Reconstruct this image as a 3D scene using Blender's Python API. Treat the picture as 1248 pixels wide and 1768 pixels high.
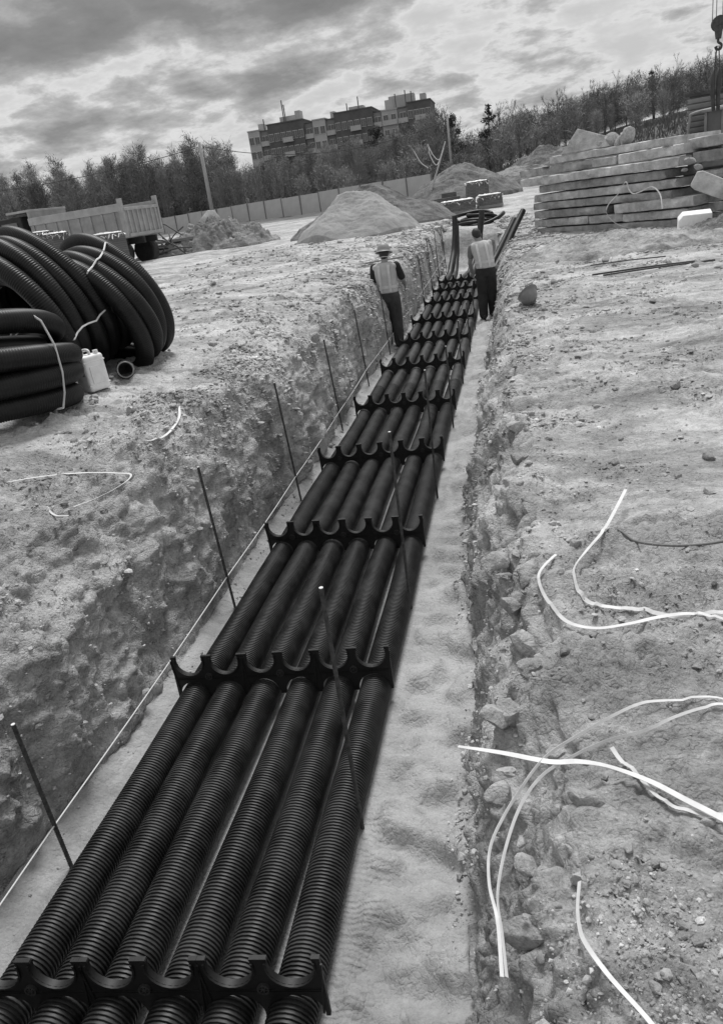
import bpy, bmesh, math, random
import numpy as np
from mathutils import Vector, Matrix, Quaternion

for o in list(bpy.data.objects):
    bpy.data.objects.remove(o)
SC = bpy.context.scene
COL = SC.collection
R_ = math.radians

# ---------------------------------------------------------------- camera
cam_d = bpy.data.cameras.new('camera')
cam = bpy.data.objects.new('camera', cam_d)
COL.objects.link(cam)
rot = Matrix(((0.9750291399504154, 0.056287507499384604, 0.2148252609612298),
              (0.17503516800771168, 0.4005745544524311, -0.8993901913439731),
              (-0.13667796533481869, 0.9145336203906028, 0.3807195699818845)))
cam.matrix_world = Matrix.Translation((0, 0, 1.6)) @ rot.to_4x4()
cam_d.sensor_fit = 'VERTICAL'
cam_d.sensor_height = 24.0
cam_d.lens = 24.0 * 1300.0 / 1768.0
cam_d.clip_start = 0.05
cam_d.clip_end = 3000
SC.camera = cam
SC.render.resolution_x = 722
SC.render.resolution_y = 1024

# ---------------------------------------------------------------- light
SUN_AZ = Vector((-0.02, 0.75, 0)).normalized()
SUN_EL = R_(65)
world = bpy.data.worlds.new('World')
SC.world = world
world.use_nodes = True
wn = world.node_tree
wn.nodes.clear()


def N(nt, kind, **kw):
    n = nt.nodes.new(kind)
    for k, v in kw.items():
        if k == 'inp':
            for i, val in v.items():
                n.inputs[i].default_value = val
        else:
            setattr(n, k, v)
    return n


def math_node(nt, op, a, b=None, clamp=False):
    m = nt.nodes.new('ShaderNodeMath')
    m.operation = op
    m.use_clamp = clamp
    for i, v in enumerate((a, b)):
        if v is None:
            continue
        if isinstance(v, (int, float)):
            m.inputs[i].default_value = v
        else:
            nt.links.new(v, m.inputs[i])
    return m.outputs[0]


def ramp(nt, fac, stops):
    r = nt.nodes.new('ShaderNodeValToRGB')
    e = r.color_ramp.elements
    while len(e) < len(stops):
        e.new(0.5)
    for i, (p, v) in enumerate(stops):
        e[i].position = p
        e[i].color = (v, v, v, 1)
    nt.links.new(fac, r.inputs[0])
    return r.outputs[0]


def build_sky():
    nt = wn
    L = nt.links.new
    out = N(nt, 'ShaderNodeOutputWorld')
    bg = N(nt, 'ShaderNodeBackground', inp={1: 0.1})
    sky = N(nt, 'ShaderNodeTexSky', sky_type='NISHITA', sun_disc=False,
            sun_elevation=SUN_EL, sun_rotation=math.atan2(SUN_AZ.x, SUN_AZ.y))
    bw = N(nt, 'ShaderNodeRGBToBW')
    L(sky.outputs[0], bw.inputs[0])
    tc = N(nt, 'ShaderNodeTexCoord')
    sep = N(nt, 'ShaderNodeSeparateXYZ')
    L(tc.outputs['Generated'], sep.inputs[0])
    zc = math_node(nt, 'ADD', math_node(nt, 'MAXIMUM', sep.outputs[2], 0.0), 0.25)
    px = math_node(nt, 'DIVIDE', sep.outputs[0], zc)
    py = math_node(nt, 'DIVIDE', sep.outputs[1], zc)
    comb = N(nt, 'ShaderNodeCombineXYZ')
    L(px, comb.inputs[0])
    L(py, comb.inputs[1])
    comb.inputs[2].default_value = 3.1
    # broad cloud field over the whole sky
    n1 = N(nt, 'ShaderNodeTexNoise', inp={'Scale': 1.5, 'Detail': 3.0, 'Roughness': 0.5, 'Distortion': 0.2})
    L(comb.outputs[0], n1.inputs['Vector'])
    # billowing edges
    n2 = N(nt, 'ShaderNodeTexNoise', inp={'Scale': 6.0, 'Detail': 11.0, 'Roughness': 0.60, 'Distortion': 0.1})
    L(comb.outputs[0], n2.inputs['Vector'])
    # thin streaks
    mp = N(nt, 'ShaderNodeMapping', inp={'Scale': (0.8, 2.4, 1.0), 'Rotation': (0, 0, 0.15)})
    L(comb.outputs[0], mp.inputs[0])
    n3 = N(nt, 'ShaderNodeTexNoise', inp={'Scale': 1.8, 'Detail': 7.0, 'Roughness': 0.6, 'Distortion': 0.4})
    L(mp.outputs[0], n3.inputs['Vector'])
    d = math_node(nt, 'ADD', math_node(nt, 'MULTIPLY', n1.outputs[0], 0.36), math_node(nt, 'MULTIPLY', n2.outputs[0], 0.58))
    # the heavier cloud masses: centre x, y, size x, y, weight
    for cx, cy, sx, sy, w in ((-1.00, 1.92, 0.42, 0.16, 0.34), (-0.46, 2.12, 0.28, 0.12, 0.34), (-1.30, 2.40, 0.40, 0.20, 0.20), (-0.70, 2.50, 0.30, 0.12, 0.12), (-0.2, 2.75, 0.3, 0.06, 0.06), (0.35, 2.55, 0.4, 0.05, 0.06), (-1.6, 1.5, 0.9, 0.35, 0.2), (1.6, -0.6, 0.9, 0.7, 0.2), (0.3, 0.9, 0.7, 0.3, 0.16), (-0.5, -1.6, 0.8, 0.6, 0.2)):
        ax = math_node(nt, 'POWER', math_node(nt, 'ABSOLUTE', math_node(nt, 'DIVIDE', math_node(nt, 'SUBTRACT', px, cx), sx)), 2.0)
        ay = math_node(nt, 'POWER', math_node(nt, 'ABSOLUTE', math_node(nt, 'DIVIDE', math_node(nt, 'SUBTRACT', py, cy), sy)), 2.0)
        g = math_node(nt, 'EXPONENT', math_node(nt, 'MULTIPLY', math_node(nt, 'ADD', ax, ay), -1.0))
        d = math_node(nt, 'ADD', d, math_node(nt, 'MULTIPLY', g, w))
    cloud = ramp(nt, d, [(0.0, 0.52), (0.40, 0.53), (0.46, 0.58), (0.50, 0.65), (0.53, 0.54), (0.56, 0.43), (0.61, 0.34), (0.70, 0.23), (0.85, 0.17)])
    streak = ramp(nt, n3.outputs[0], [(0.0, 0.92), (0.40, 0.96), (0.52, 1.0), (0.62, 1.04), (1.0, 1.08)])
    mul = math_node(nt, 'MULTIPLY', cloud, streak)
    c10 = math_node(nt, 'MULTIPLY', mul, 10.0)
    # a little of the clear sky shows through
    mixed = math_node(nt, 'ADD', math_node(nt, 'MULTIPLY', c10, 0.93), math_node(nt, 'MULTIPLY', bw.outputs[0], 0.04))
    L(mixed, bg.inputs[0])
    L(bg.outputs[0], out.inputs[0])


build_sky()
sun_d = bpy.data.lights.new('sun', 'SUN')
sun_d.energy = 2.8
sun_d.angle = R_(20)
sun = bpy.data.objects.new('sun', sun_d)
COL.objects.link(sun)
sdir = SUN_AZ * math.cos(SUN_EL) + Vector((0, 0, math.sin(SUN_EL)))
sun.rotation_euler = sdir.to_track_quat('Z', 'Y').to_euler()
SC.view_settings.view_transform = 'Standard'
SC.view_settings.look = 'None'
SC.view_settings.gamma = 1
SC.view_settings.exposure = 0.2
SC.view_settings.use_curve_mapping = False

# ---------------------------------------------------------------- helpers
rng = np.random.default_rng(7)
random.seed(7)
_perm = rng.permutation(512).astype(np.int64)
_perm = np.concatenate([_perm, _perm, _perm])
_g = rng.normal(size=(512, 3))
_g /= np.linalg.norm(_g, axis=1)[:, None]


def perlin(x, y, z):
    xi = np.floor(x).astype(np.int64); yi = np.floor(y).astype(np.int64); zi = np.floor(z).astype(np.int64)
    xf = x - xi; yf = y - yi; zf = z - zi
    u = xf * xf * xf * (xf * (xf * 6 - 15) + 10)
    v = yf * yf * yf * (yf * (yf * 6 - 15) + 10)
    w = zf * zf * zf * (zf * (zf * 6 - 15) + 10)
    res = 0
    for dx in (0, 1):
        wx = u if dx else 1 - u
        for dy in (0, 1):
            wy = v if dy else 1 - v
            for dz in (0, 1):
                wz = w if dz else 1 - w
                h = _perm[_perm[_perm[(xi + dx) & 511] + ((yi + dy) & 511)] + ((zi + dz) & 511)]
                g = _g[h]
                res = res + wx * wy * wz * (g[..., 0] * (xf - dx) + g[..., 1] * (yf - dy) + g[..., 2] * (zf - dz))
    return res * 1.5


def fbm(x, y, z, s, o=3):
    r = 0; a = 1.0
    for i in range(o):
        k = 2.03 ** i / s
        r = r + a * perlin(x * k + 7.1 * i, y * k + 3.3 * i, z * k + 1.7 * i)
        a *= 0.5
    return r


def billow(x, y, z, s):
    return np.abs(perlin(x / s + 11.3, y / s + 5.7, z / s + 2.9)) * 2 - 0.55


def domes(u, v, s, seed, keep=0.75):
    """clods bedded in the soil: rounded lumps of different size, one to a cell"""
    u = u / s + 0.42 * perlin(u / s * 1.5 + seed, v / s * 1.3, 0 * u + seed * 0.37)
    v = v / s + 0.42 * perlin(v / s * 1.5 + seed, u * 1.3, 0 * u + seed * 0.71)
    iu, iv = np.floor(u).astype(np.int64), np.floor(v).astype(np.int64)
    out = np.zeros_like(u)
    for du in (-1, 0, 1):
        for dv in (-1, 0, 1):
            h = _perm[_perm[(iu + du + seed * 17) & 511] + ((iv + dv) & 511)]
            g = _g[h]
            cu = iu + du + 0.5 + 0.35 * g[..., 0]
            cv = iv + dv + 0.5 + 0.35 * g[..., 1]
            r = 0.38 + 0.42 * np.abs(g[..., 2])
            d2 = ((u - cu) ** 2 + (v - cv) ** 2) / (r * r)
            hh = (np.clip(1 - d2, 0, 1) ** 0.4 + 0.5 * (g[..., 0] * (u - cu) + g[..., 2] * (v - cv)) * (d2 < 1)) * r * (0.4 + 0.6 * np.abs(g[..., 1])) * ((h % 100) < keep * 100)
            out = np.maximum(out, hh)
    return out


def sstep(a, b, x):
    t = np.clip((x - a) / (b - a), 0, 1)
    return t * t * (3 - 2 * t)


class MB:
    def __init__(s):
        s.v = []; s.f = []

    def add(s, vs, fs):
        b = len(s.v)
        s.v.extend([tuple(map(float, p)) for p in vs])
        s.f.extend([tuple(i + b for i in f) for f in fs])

    def box(s, c, size, m=None, taper=1.0):
        hx, hy, hz = (k / 2 for k in size)
        vs = []
        for z in (-hz, hz):
            t = taper if z > 0 else 1.0
            for x, y in ((-hx, -hy), (hx, -hy), (hx, hy), (-hx, hy)):
                vs.append(Vector((x * t, y * t, z)))
        if m is not None:
            vs = [m @ p for p in vs]
        c = Vector(c)
        s.add([p + c for p in vs], [(3, 2, 1, 0), (4, 5, 6, 7), (0, 1, 5, 4), (1, 2, 6, 5), (2, 3, 7, 6), (3, 0, 4, 7)])
        return s

    def tube(s, pts, rad, seg=8, caps=True, flat=None):
        pts = [Vector(p) for p in pts]
        n = len(pts)
        if not hasattr(rad, '__len__'):
            rad = [rad] * n
        t = [(pts[min(i + 1, n - 1)] - pts[max(i - 1, 0)]).normalized() for i in range(n)]
        up = Vector((0, 0, 1)) if abs(t[0].z) < 0.9 else Vector((1, 0, 0))
        a = t[0].cross(up).normalized()
        vs = []
        for i in range(n):
            a = (a - t[i] * a.dot(t[i])).normalized()
            b = t[i].cross(a)
            r = rad[i]
            ra, rb = r if hasattr(r, '__len__') else (r, r)
            for k in range(seg):
                an = 2 * math.pi * k / seg
                vs.append(pts[i] + a * (ra * math.cos(an)) + b * (rb * math.sin(an)))
        fs = []
        for i in range(n - 1):
            for k in range(seg):
                k2 = (k + 1) % seg
                fs.append((i * seg + k, i * seg + k2, (i + 1) * seg + k2, (i + 1) * seg + k))
        if caps:
            fs.append(tuple(range(seg - 1, -1, -1)))
            fs.append(tuple((n - 1) * seg + k for k in range(seg)))
        s.add(vs, fs)
        return s

    def ball(s, c, r, nu=12, nv=8, m=None):
        rx, ry, rz = r if hasattr(r, '__len__') else (r, r, r)
        vs = [Vector((0, 0, -rz))]
        for j in range(1, nv):
            ph = -math.pi / 2 + math.pi * j / nv
            for i in range(nu):
                th = 2 * math.pi * i / nu
                vs.append(Vector((rx * math.cos(ph) * math.cos(th), ry * math.cos(ph) * math.sin(th), rz * math.sin(ph))))
        vs.append(Vector((0, 0, rz)))
        fs = []
        for i in range(nu):
            fs.append((0, 1 + (i + 1) % nu, 1 + i))
            fs.append((len(vs) - 1, 1 + (nv - 2) * nu + i, 1 + (nv - 2) * nu + (i + 1) % nu))
        for j in range(nv - 2):
            for i in range(nu):
                i2 = (i + 1) % nu
                fs.append((1 + j * nu + i, 1 + j * nu + i2, 1 + (j + 1) * nu + i2, 1 + (j + 1) * nu + i))
        if m is not None:
            vs = [m @ p for p in vs]
        c = Vector(c)
        s.add([p + c for p in vs], fs)
        return s

    def prism(s, outline, d0, d1, m=None):
        """outline in (x, z), extruded along y from d0 to d1"""
        n = len(outline)
        vs = [Vector((x, d0, z)) for x, z in outline] + [Vector((x, d1, z)) for x, z in outline]
        fs = [tuple(range(n)), tuple(range(2 * n - 1, n - 1, -1))]
        for i in range(n):
            j = (i + 1) % n
            fs.append((j, i, n + i, n + j))
        if m is not None:
            vs = [m @ p for p in vs]
        s.add(vs, fs)
        return s

    def mesh(s, name, mat, smooth=False):
        me = bpy.data.meshes.new(name)
        me.from_pydata(s.v, [], s.f)
        if mat:
            me.materials.append(mat)
        if smooth:
            me.shade_smooth()
        me.update()
        return me

    def build(s, name, mat, parent=None, smooth=False, loc=(0, 0, 0), bevel=0, auto=False):
        me = s.mesh(name, mat, smooth)
        if auto:
            me.shade_smooth()
            me.set_sharp_from_angle(angle=R_(35))
        o = link(name, me, parent, loc)
        if bevel:
            b = o.modifiers.new('bevel', 'BEVEL')
            b.width = bevel; b.segments = 2; b.limit_method = 'ANGLE'
        return o


def link(name, data, parent=None, loc=(0, 0, 0)):
    o = bpy.data.objects.new(name, data)
    COL.objects.link(o)
    o.location = loc
    if parent:
        o.parent = parent
    return o


def tag(o, label=None, cat=None, group=None, kind=None):
    if label: o['label'] = label
    if cat: o['category'] = cat
    if group: o['group'] = group
    if kind: o['kind'] = kind
    return o


def thing(name, loc, label, cat, group=None, rz=0.0):
    o = link(name, None, None, loc)
    o.empty_display_size = 0.1
    o.rotation_euler = (0, 0, rz)
    return tag(o, label, cat, group)


def copy_tree(o, parent=None):
    c = o.copy()
    COL.objects.link(c)
    c.parent = parent
    for ch in list(o.children):
        copy_tree(ch, c)
    return c


def fast_mesh(name, V, Q, mat, smooth=True, tri=False):
    """numpy verts and faces to a mesh"""
    k = 3 if tri else 4
    me = bpy.data.meshes.new(name)
    me.vertices.add(len(V))
    me.vertices.foreach_set('co', np.ascontiguousarray(V, dtype=np.float32).ravel())
    me.loops.add(len(Q) * k)
    me.loops.foreach_set('vertex_index', np.ascontiguousarray(Q, dtype=np.int32).ravel())
    me.polygons.add(len(Q))
    me.polygons.foreach_set('loop_start', np.arange(0, len(Q) * k, k, dtype=np.int32))
    me.polygons.foreach_set('loop_total', np.full(len(Q), k, dtype=np.int32))
    me.update(calc_edges=True)
    me.polygons.foreach_set('use_smooth', np.full(len(Q), smooth, dtype=bool))
    me.materials.append(mat)
    return me


MATS = {}


def mat(name, v, rough=0.8, var=0.15, scale=6.0, bump=0.0, bscale=30.0, spec=0.5, metal=0.0, detail=5.0, stretch=None, coord='Object', extra=None):
    """grey procedural material: base value v, blotchy variation var, bump relief (metres)"""
    if name in MATS:
        return MATS[name]
    m = bpy.data.materials.new(name)
    m.use_nodes = True
    nt = m.node_tree
    b = nt.nodes['Principled BSDF']
    L = nt.links.new
    tc = N(nt, 'ShaderNodeTexCoord')
    src = tc.outputs[coord]
    if stretch:
        mp = N(nt, 'ShaderNodeMapping', inp={'Scale': stretch})
        L(src, mp.inputs[0])
        src = mp.outputs[0]
    n = N(nt, 'ShaderNodeTexNoise', inp={'Scale': scale, 'Detail': detail, 'Roughness': 0.62})
    L(src, n.inputs['Vector'])
    c = ramp(nt, n.outputs[0], [(0.25, max(v * (1 - var * 1.6), 0.003)), (0.5, v), (0.75, min(v * (1 + var * 1.6), 0.9))])
    L(c, b.inputs['Base Color'])
    b.inputs['Roughness'].default_value = rough
    b.inputs['Specular IOR Level'].default_value = spec
    b.inputs['Metallic'].default_value = metal
    if bump:
        n2 = N(nt, 'ShaderNodeTexNoise', inp={'Scale': bscale, 'Detail': 6.0, 'Roughness': 0.65})
        L(src, n2.inputs['Vector'])
        bp = N(nt, 'ShaderNodeBump', inp={'Strength': 1.0, 'Distance': bump})
        L(n2.outputs[0], bp.inputs['Height'])
        L(bp.outputs[0], b.inputs['Normal'])
    if extra:
        extra(nt, b, src)
    MATS[name] = m
    return m


def soil_mat(name, v, fine=1.0, wall=False, far=False, sand=False, island=False):
    """dry clay: pale trodden skin, darker crumbly patches, speckle and crumbs as fine relief (metres)"""
    m = bpy.data.materials.new(name)
    m.use_nodes = True
    nt = m.node_tree
    b = nt.nodes['Principled BSDF']
    L = nt.links.new
    geo = N(nt, 'ShaderNodeNewGeometry')
    P = geo.outputs['Position']
    n1 = N(nt, 'ShaderNodeTexNoise', inp={'Scale': 0.9, 'Detail': 5.0, 'Roughness': 0.6, 'Distortion': 0.4})
    L(P, n1.inputs['Vector'])
    mp = N(nt, 'ShaderNodeMapping', inp={'Scale': (1.6, 1.6, 0.8) if wall else (0.75, 2.1, 1.5), 'Rotation': (0, 0, 0.0 if wall else -0.18)})
    L(P, mp.inputs[0])
    n2 = N(nt, 'ShaderNodeTexNoise', inp={'Scale': 1.7, 'Detail': 9.0, 'Roughness': 0.70, 'Distortion': 0.6})
    L(mp.outputs[0], n2.inputs['Vector'])
    n3 = N(nt, 'ShaderNodeTexNoise', inp={'Scale': 70.0, 'Detail': 4.0, 'Roughness': 0.8})
    L(P, n3.inputs['Vector'])
    mpb = N(nt, 'ShaderNodeMapping', inp={'Scale': (0.5, 1.3, 1.0), 'Rotation': (0, 0, -0.22)})
    L(P, mpb.inputs[0])
    nb = N(nt, 'ShaderNodeTexNoise', inp={'Scale': 0.55, 'Detail': 6.0, 'Roughness': 0.62, 'Distortion': 0.8})
    L(mpb.outputs[0], nb.inputs['Vector'])
    patch = math_node(nt, 'ADD', math_node(nt, 'MULTIPLY', math_node(nt, 'ADD', n1.outputs[0], nb.outputs[0]), 0.26), math_node(nt, 'MULTIPLY', n2.outputs[0], 0.48))
    k = 0.62 if sand else (0.8 if wall else 1.0)
    c = ramp(nt, patch, [(0.38, v * (1 - 0.56 * k)), (0.46, v * (1 - 0.30 * k)), (0.52, v), (0.58, v * (1 + 0.20 * k)), (0.68, v * (1 + 0.32 * k))])
    spk = ramp(nt, n3.outputs[0], [(0.30, 0.70 if not sand else 0.85), (0.48, 0.96), (0.58, 1.04), (0.74, 1.28 if not sand else 1.12)])
    mu = N(nt, 'ShaderNodeMix', data_type='RGBA', blend_type='MULTIPLY', inp={'Factor': 1.0})
    L(c, mu.inputs['A']); L(spk, mu.inputs['B'])
    c = mu.outputs['Result']
    if not sand:
        n5 = N(nt, 'ShaderNodeTexNoise', inp={'Scale': 13.0, 'Detail': 6.0, 'Roughness': 0.74, 'Distortion': 0.5})
        L(P, n5.inputs['Vector'])
        spm = ramp(nt, n5.outputs[0], [(0.34, 0.66), (0.45, 0.92), (0.55, 1.04), (0.68, 1.22)])
        mu = N(nt, 'ShaderNodeMix', data_type='RGBA', blend_type='MULTIPLY', inp={'Factor': 1.0})
        L(c, mu.inputs['A']); L(spm, mu.inputs['B'])
        c = mu.outputs['Result']
    if island:
        isl = ramp(nt, geo.outputs['Random Per Island'], [(0.0, 0.70), (0.6, 0.98), (0.95, 1.12), (1.0, 1.5)])
        mu = N(nt, 'ShaderNodeMix', data_type='RGBA', blend_type='MULTIPLY', inp={'Factor': 1.0})
        L(c, mu.inputs['A']); L(isl, mu.inputs['B'])
        c = mu.outputs['Result']
    if far:
        # meadow beyond the building site
        sp = N(nt, 'ShaderNodeSeparateXYZ')
        L(P, sp.inputs[0])
        ng = N(nt, 'ShaderNodeTexNoise', inp={'Scale': 0.12, 'Detail': 4.0})
        L(P, ng.inputs['Vector'])
        yy = math_node(nt, 'ADD', sp.outputs[1], math_node(nt, 'MULTIPLY', ng.outputs[0], 30.0))
        xx = math_node(nt, 'MULTIPLY', sp.outputs[0], 0.35)
        g = math_node(nt, 'MULTIPLY', math_node(nt, 'SUBTRACT', math_node(nt, 'ADD', yy, xx), 70.0), 0.07, clamp=True)
        mx = N(nt, 'ShaderNodeMix', data_type='RGBA')
        L(g, mx.inputs['Factor'])
        L(c, mx.inputs['A'])
        gr = ramp(nt, n2.outputs[0], [(0.3, 0.07), (0.7, 0.16)])
        L(gr, mx.inputs['B'])
        c = mx.outputs['Result']
    L(c, b.inputs['Base Color'])
    b.inputs['Roughness'].default_value = 0.95
    b.inputs['Specular IOR Level'].default_value = 0.12
    # crumbly relief: cells of two sizes and grain, strongest in the dark loose patches
    rough = ramp(nt, patch, [(0.40, 1.0), (0.52, 0.62), (0.62, 0.30)])
    nd = N(nt, 'ShaderNodeTexNoise', inp={'Scale': 18.0, 'Detail': 3.0})
    L(P, nd.inputs['Vector'])
    add = N(nt, 'ShaderNodeMix', data_type='VECTOR', inp={'Factor': 0.06})
    L(P, add.inputs['A'])
    L(nd.outputs['Color'], add.inputs['B'])
    h = None
    for sc, am in (((30.0, 0.0045), (80.0, 0.0045)) if not sand else ((26.0, 0.003), (70.0, 0.002))):
        vo = N(nt, 'ShaderNodeTexVoronoi', inp={'Scale': sc, 'Randomness': 1.0})
        L(add.outputs['Result'], vo.inputs['Vector'])
        t = math_node(nt, 'MULTIPLY', math_node(nt, 'POWER', vo.outputs['Distance'], 2.0), -am * 1.8)
        h = t if h is None else math_node(nt, 'ADD', h, t)
    n4 = N(nt, 'ShaderNodeTexNoise', inp={'Scale': 45.0, 'Detail': 7.0, 'Roughness': 0.78})
    L(P, n4.inputs['Vector'])
    h = math_node(nt, 'ADD', math_node(nt, 'MULTIPLY', h, rough if not sand else 1.0), math_node(nt, 'MULTIPLY', n4.outputs[0], 0.012 if not sand else 0.006))
    if sand:
        # the ribs of the pipes have printed themselves into the sand beside the pipes
        sp = N(nt, 'ShaderNodeSeparateXYZ')
        L(P, sp.inputs[0])
        wob = math_node(nt, 'MULTIPLY', n1.outputs[0], 0.15)
        wv = math_node(nt, 'SINE', math_node(nt, 'MULTIPLY', math_node(nt, 'ADD', sp.outputs[1], wob), 2 * math.pi / 0.027))
        mx = math_node(nt, 'MULTIPLY', math_node(nt, 'SUBTRACT', math_node(nt, 'ADD', -0.72, math_node(nt, 'MULTIPLY', n1.outputs[0], 0.25)), sp.outputs[0]), 12.0, clamp=True)
        my = math_node(nt, 'MULTIPLY', math_node(nt, 'SUBTRACT', 3.0, sp.outputs[1]), 1.0, clamp=True)
        ml = math_node(nt, 'MULTIPLY', math_node(nt, 'ADD', sp.outputs[0], 1.8), 8.0, clamp=True)
        h = math_node(nt, 'ADD', h, math_node(nt, 'MULTIPLY', math_node(nt, 'MULTIPLY', wv, 0.0016), math_node(nt, 'MULTIPLY', ml, math_node(nt, 'MULTIPLY', mx, my))))
    bp = N(nt, 'ShaderNodeBump', inp={'Strength': 1.0, 'Distance': fine})
    L(h, bp.inputs['Height'])
    L(bp.outputs[0], b.inputs['Normal'])
    return m


M_SOIL = soil_mat('dry_clay_soil', 0.50, fine=1.3, far=True)
M_WALL = soil_mat('dug_clay', 0.53, fine=1.6, wall=True)
M_SAND = soil_mat('sand_bedding', 0.39, fine=1.0, sand=True)
M_CLOD = soil_mat('clay_clod', 0.43, fine=0.8)
M_CRUMB = soil_mat('clay_crumbs', 0.50, fine=0.3, island=True)
M_PIPE = None

# ---------------------------------------------------------------- terrain
ZF = -0.90
Y_END = 24.8


def far_rise(x, y):
    """the land lifts gently away from the site and more so to the right"""
    base = 0.35 * sstep(22, 34, y) + 0.25 * sstep(32, 50, y) + 0.35 * sstep(50, 100, y)
    right = np.interp(x, [-20, -6, 2, 20, 60], [0, 0.3, 2.0, 4.2, 6.5]) * sstep(52, 105, y)
    return base + right * (1 + 0.4 * sstep(105, 150, y))


def terrain():
    ys = [0.8]
    while ys[-1] < 520:
        ys.append(ys[-1] * (1.0077 if ys[-1] < 40 else 1.02))
    back = [-30, -12, -6, -3.5, -2, -1.2, -0.7, -0.3, 0, 0.2, 0.36, 0.48, 0.57, 0.64, 0.69, 0.73, 0.765]
    ys = np.array(back + ys)
    t = [0.0]
    d = 0.013
    while t[-1] < 420:
        t.append(t[-1] + d)
        d *= 1.0205
    t = np.array(t)
    t2 = [0.0]
    d = 0.012
    while t2[-1] < 420:
        t2.append(t2[-1] + d)
        d *= 1.0135
    t2 = np.array(t2)
    NWL, NWR, NF = 88, 64, 104
    Y = ys[:, None]
    one = np.zeros_like(Y)
    open_ = 1 - sstep(Y_END, Y_END + 1.3, Y)
    wob = lambda a, s, o: a * fbm(one + o, Y, one + o * 2, s, 3)
    xl = -2.15 + wob(0.07, 1.4, 3.3) - 0.12 * sstep(3.2, 2.0, Y)
    xr = np.interp(Y, [1.5, 2.5, 3.9, 6.2, 9, 12, 30], [-0.25, -0.29, -0.36, -0.41, -0.43, -0.40, -0.42]) + wob(0.05, 1.1, 8.1)
    hl = 0.36 + 0.05 * fbm(one + 2, Y, one, 2.5, 2) + far_rise(one - 3, Y) * 0.5
    hl = hl * (1 - sstep(24, 34, Y)) + far_rise(one - 3, Y) * sstep(24, 34, Y)
    hr = 0.0 + far_rise(one, Y)
    zf = ZF * open_ + (1 - open_) * (hl * 0.5 + hr * 0.5)
    # left wall, from brow down to the foot
    u = np.linspace(1, 0, NWL)[None, :]
    steep = sstep(3.6, 7.0, Y)
    LX = xl - ((0.16 - 0.04 * steep) * u + (0.50 - 0.26 * steep) * u ** (3 + 2 * steep))
    LZ = zf + (hl - zf) * (1 - (1 - u) ** 1.55)
    brow_x = LX[:, :1]
    tb = t[::-1][None, :-1]
    BX = brow_x - tb
    bl_h = hl + 0.14 * sstep(0.0, 1.0, tb) * (1 - sstep(18, 30, Y)) + (far_rise(BX, Y * np.ones_like(BX)) - far_rise(one - 3, Y)) * sstep(30, 60, Y)
    s = np.linspace(0, 1, NF)[None, :]
    FX = xl + (xr - xl) * s
    FZ = zf * np.ones_like(FX) + 0.05 * (1 - sstep(0, 0.08, s)) * open_ + 0.06 * sstep(0.9, 1.0, s) * open_
    LZ[:, -1:] = FZ[:, :1]
    u2 = np.linspace(0, 1, NWR)[None, :]
    RX = xr + (0.20 * u2 + 0.20 * u2 ** 3) * np.ones_like(Y)
    RZ = FZ[:, -1:] + (hr - FZ[:, -1:]) * (1 - (1 - u2) ** 1.25)
    GX = RX[:, -1:] + t2[None, 1:]
    gr_h = hr + 0.03 * sstep(0.0, 0.8, t2[None, 1:]) + (far_rise(GX, Y * np.ones_like(GX)) - far_rise(one, Y)) * sstep(30, 60, Y)
    X = np.concatenate([BX, LX, FX[:, 1:], RX[:, 1:], GX], 1)
    Z = np.concatenate([bl_h, LZ, FZ[:, 1:], RZ[:, 1:], gr_h], 1)
    c0 = BX.shape[1]; c1 = c0 + NWL; c2 = c1 + NF - 1; c3 = c2 + NWR - 1
    YY = Y * np.ones_like(X)
    # relief
    near = 1 / (1 + (YY / 9.0) ** 2)
    rid = np.zeros(X.shape[1]); rid[c0:c1] = 1; rid[c2:c3] = 1
    col = np.arange(X.shape[1])
    wall = np.clip(np.minimum((col - c0 + 6) / 12, (c1 - col) / 10), 0, 1) + np.clip(np.minimum((col - c2) / 10, (c3 - col + 6) / 12), 0, 1)
    wall = np.clip(wall, 0, 1)[None, :] * open_
    floor = ((col >= c1) & (col < c2))[None, :] * open_
    bank = 1 - np.clip(wall + floor, 0, 1)
    dist_brow = np.minimum(np.abs(col - c0), np.abs(col - c3))[None, :]
    patch = sstep(-0.25, 0.45, fbm(X, YY, 0 * X, 1.6, 3))
    browm = np.exp(-np.minimum(np.abs(X - X[:, c0:c0 + 1]), np.abs(X - X[:, c3:c3 + 1])) / 0.35)
    rough = np.clip(0.36 + 0.62 * patch + 0.45 * browm, 0, 1.15)
    spread = 0.4 + 0.6 * (1 - sstep(6, 30, YY))
    big = 0.05 * fbm(X, YY, 0 * X, 1.5, 3) + 0.12 * fbm(X, YY, 0 * X + 4, 9.0, 2) * sstep(5, 20, np.abs(X + 1.2) + YY * 0.3)
    ruts = 0.024 * fbm(X * 0.35 + YY * 0.22, YY * 1.6 - X * 0.4, 0 * X + 9, 0.7, 3) * (1 - sstep(14, 26, YY)) + 0.06 * fbm(X * 0.25, YY * 0.9 - X * 0.2, 0 * X + 13, 1.6, 3) * sstep(6, 16, YY)
    U = X + np.where(X < -1.3, -1.0, 1.0) * Z
    cl = sstep(0.35, 0.75, rough)
    D = bank * (big + ruts + spread * (rough * (0.034 * billow(X, YY, Z, 0.30) + 0.016 * billow(X, YY, Z, 0.055) * near + 0.009 * billow(X, YY, Z, 0.026) * near)
                                       + cl * (0.060 * domes(U, YY, 0.17, 1, 0.45) + 0.040 * domes(U, YY, 0.085, 2, 0.65) * (1 - sstep(8, 16, YY)) + 0.030 * domes(U, YY, 0.045, 3, 0.8) * near)))
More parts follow.
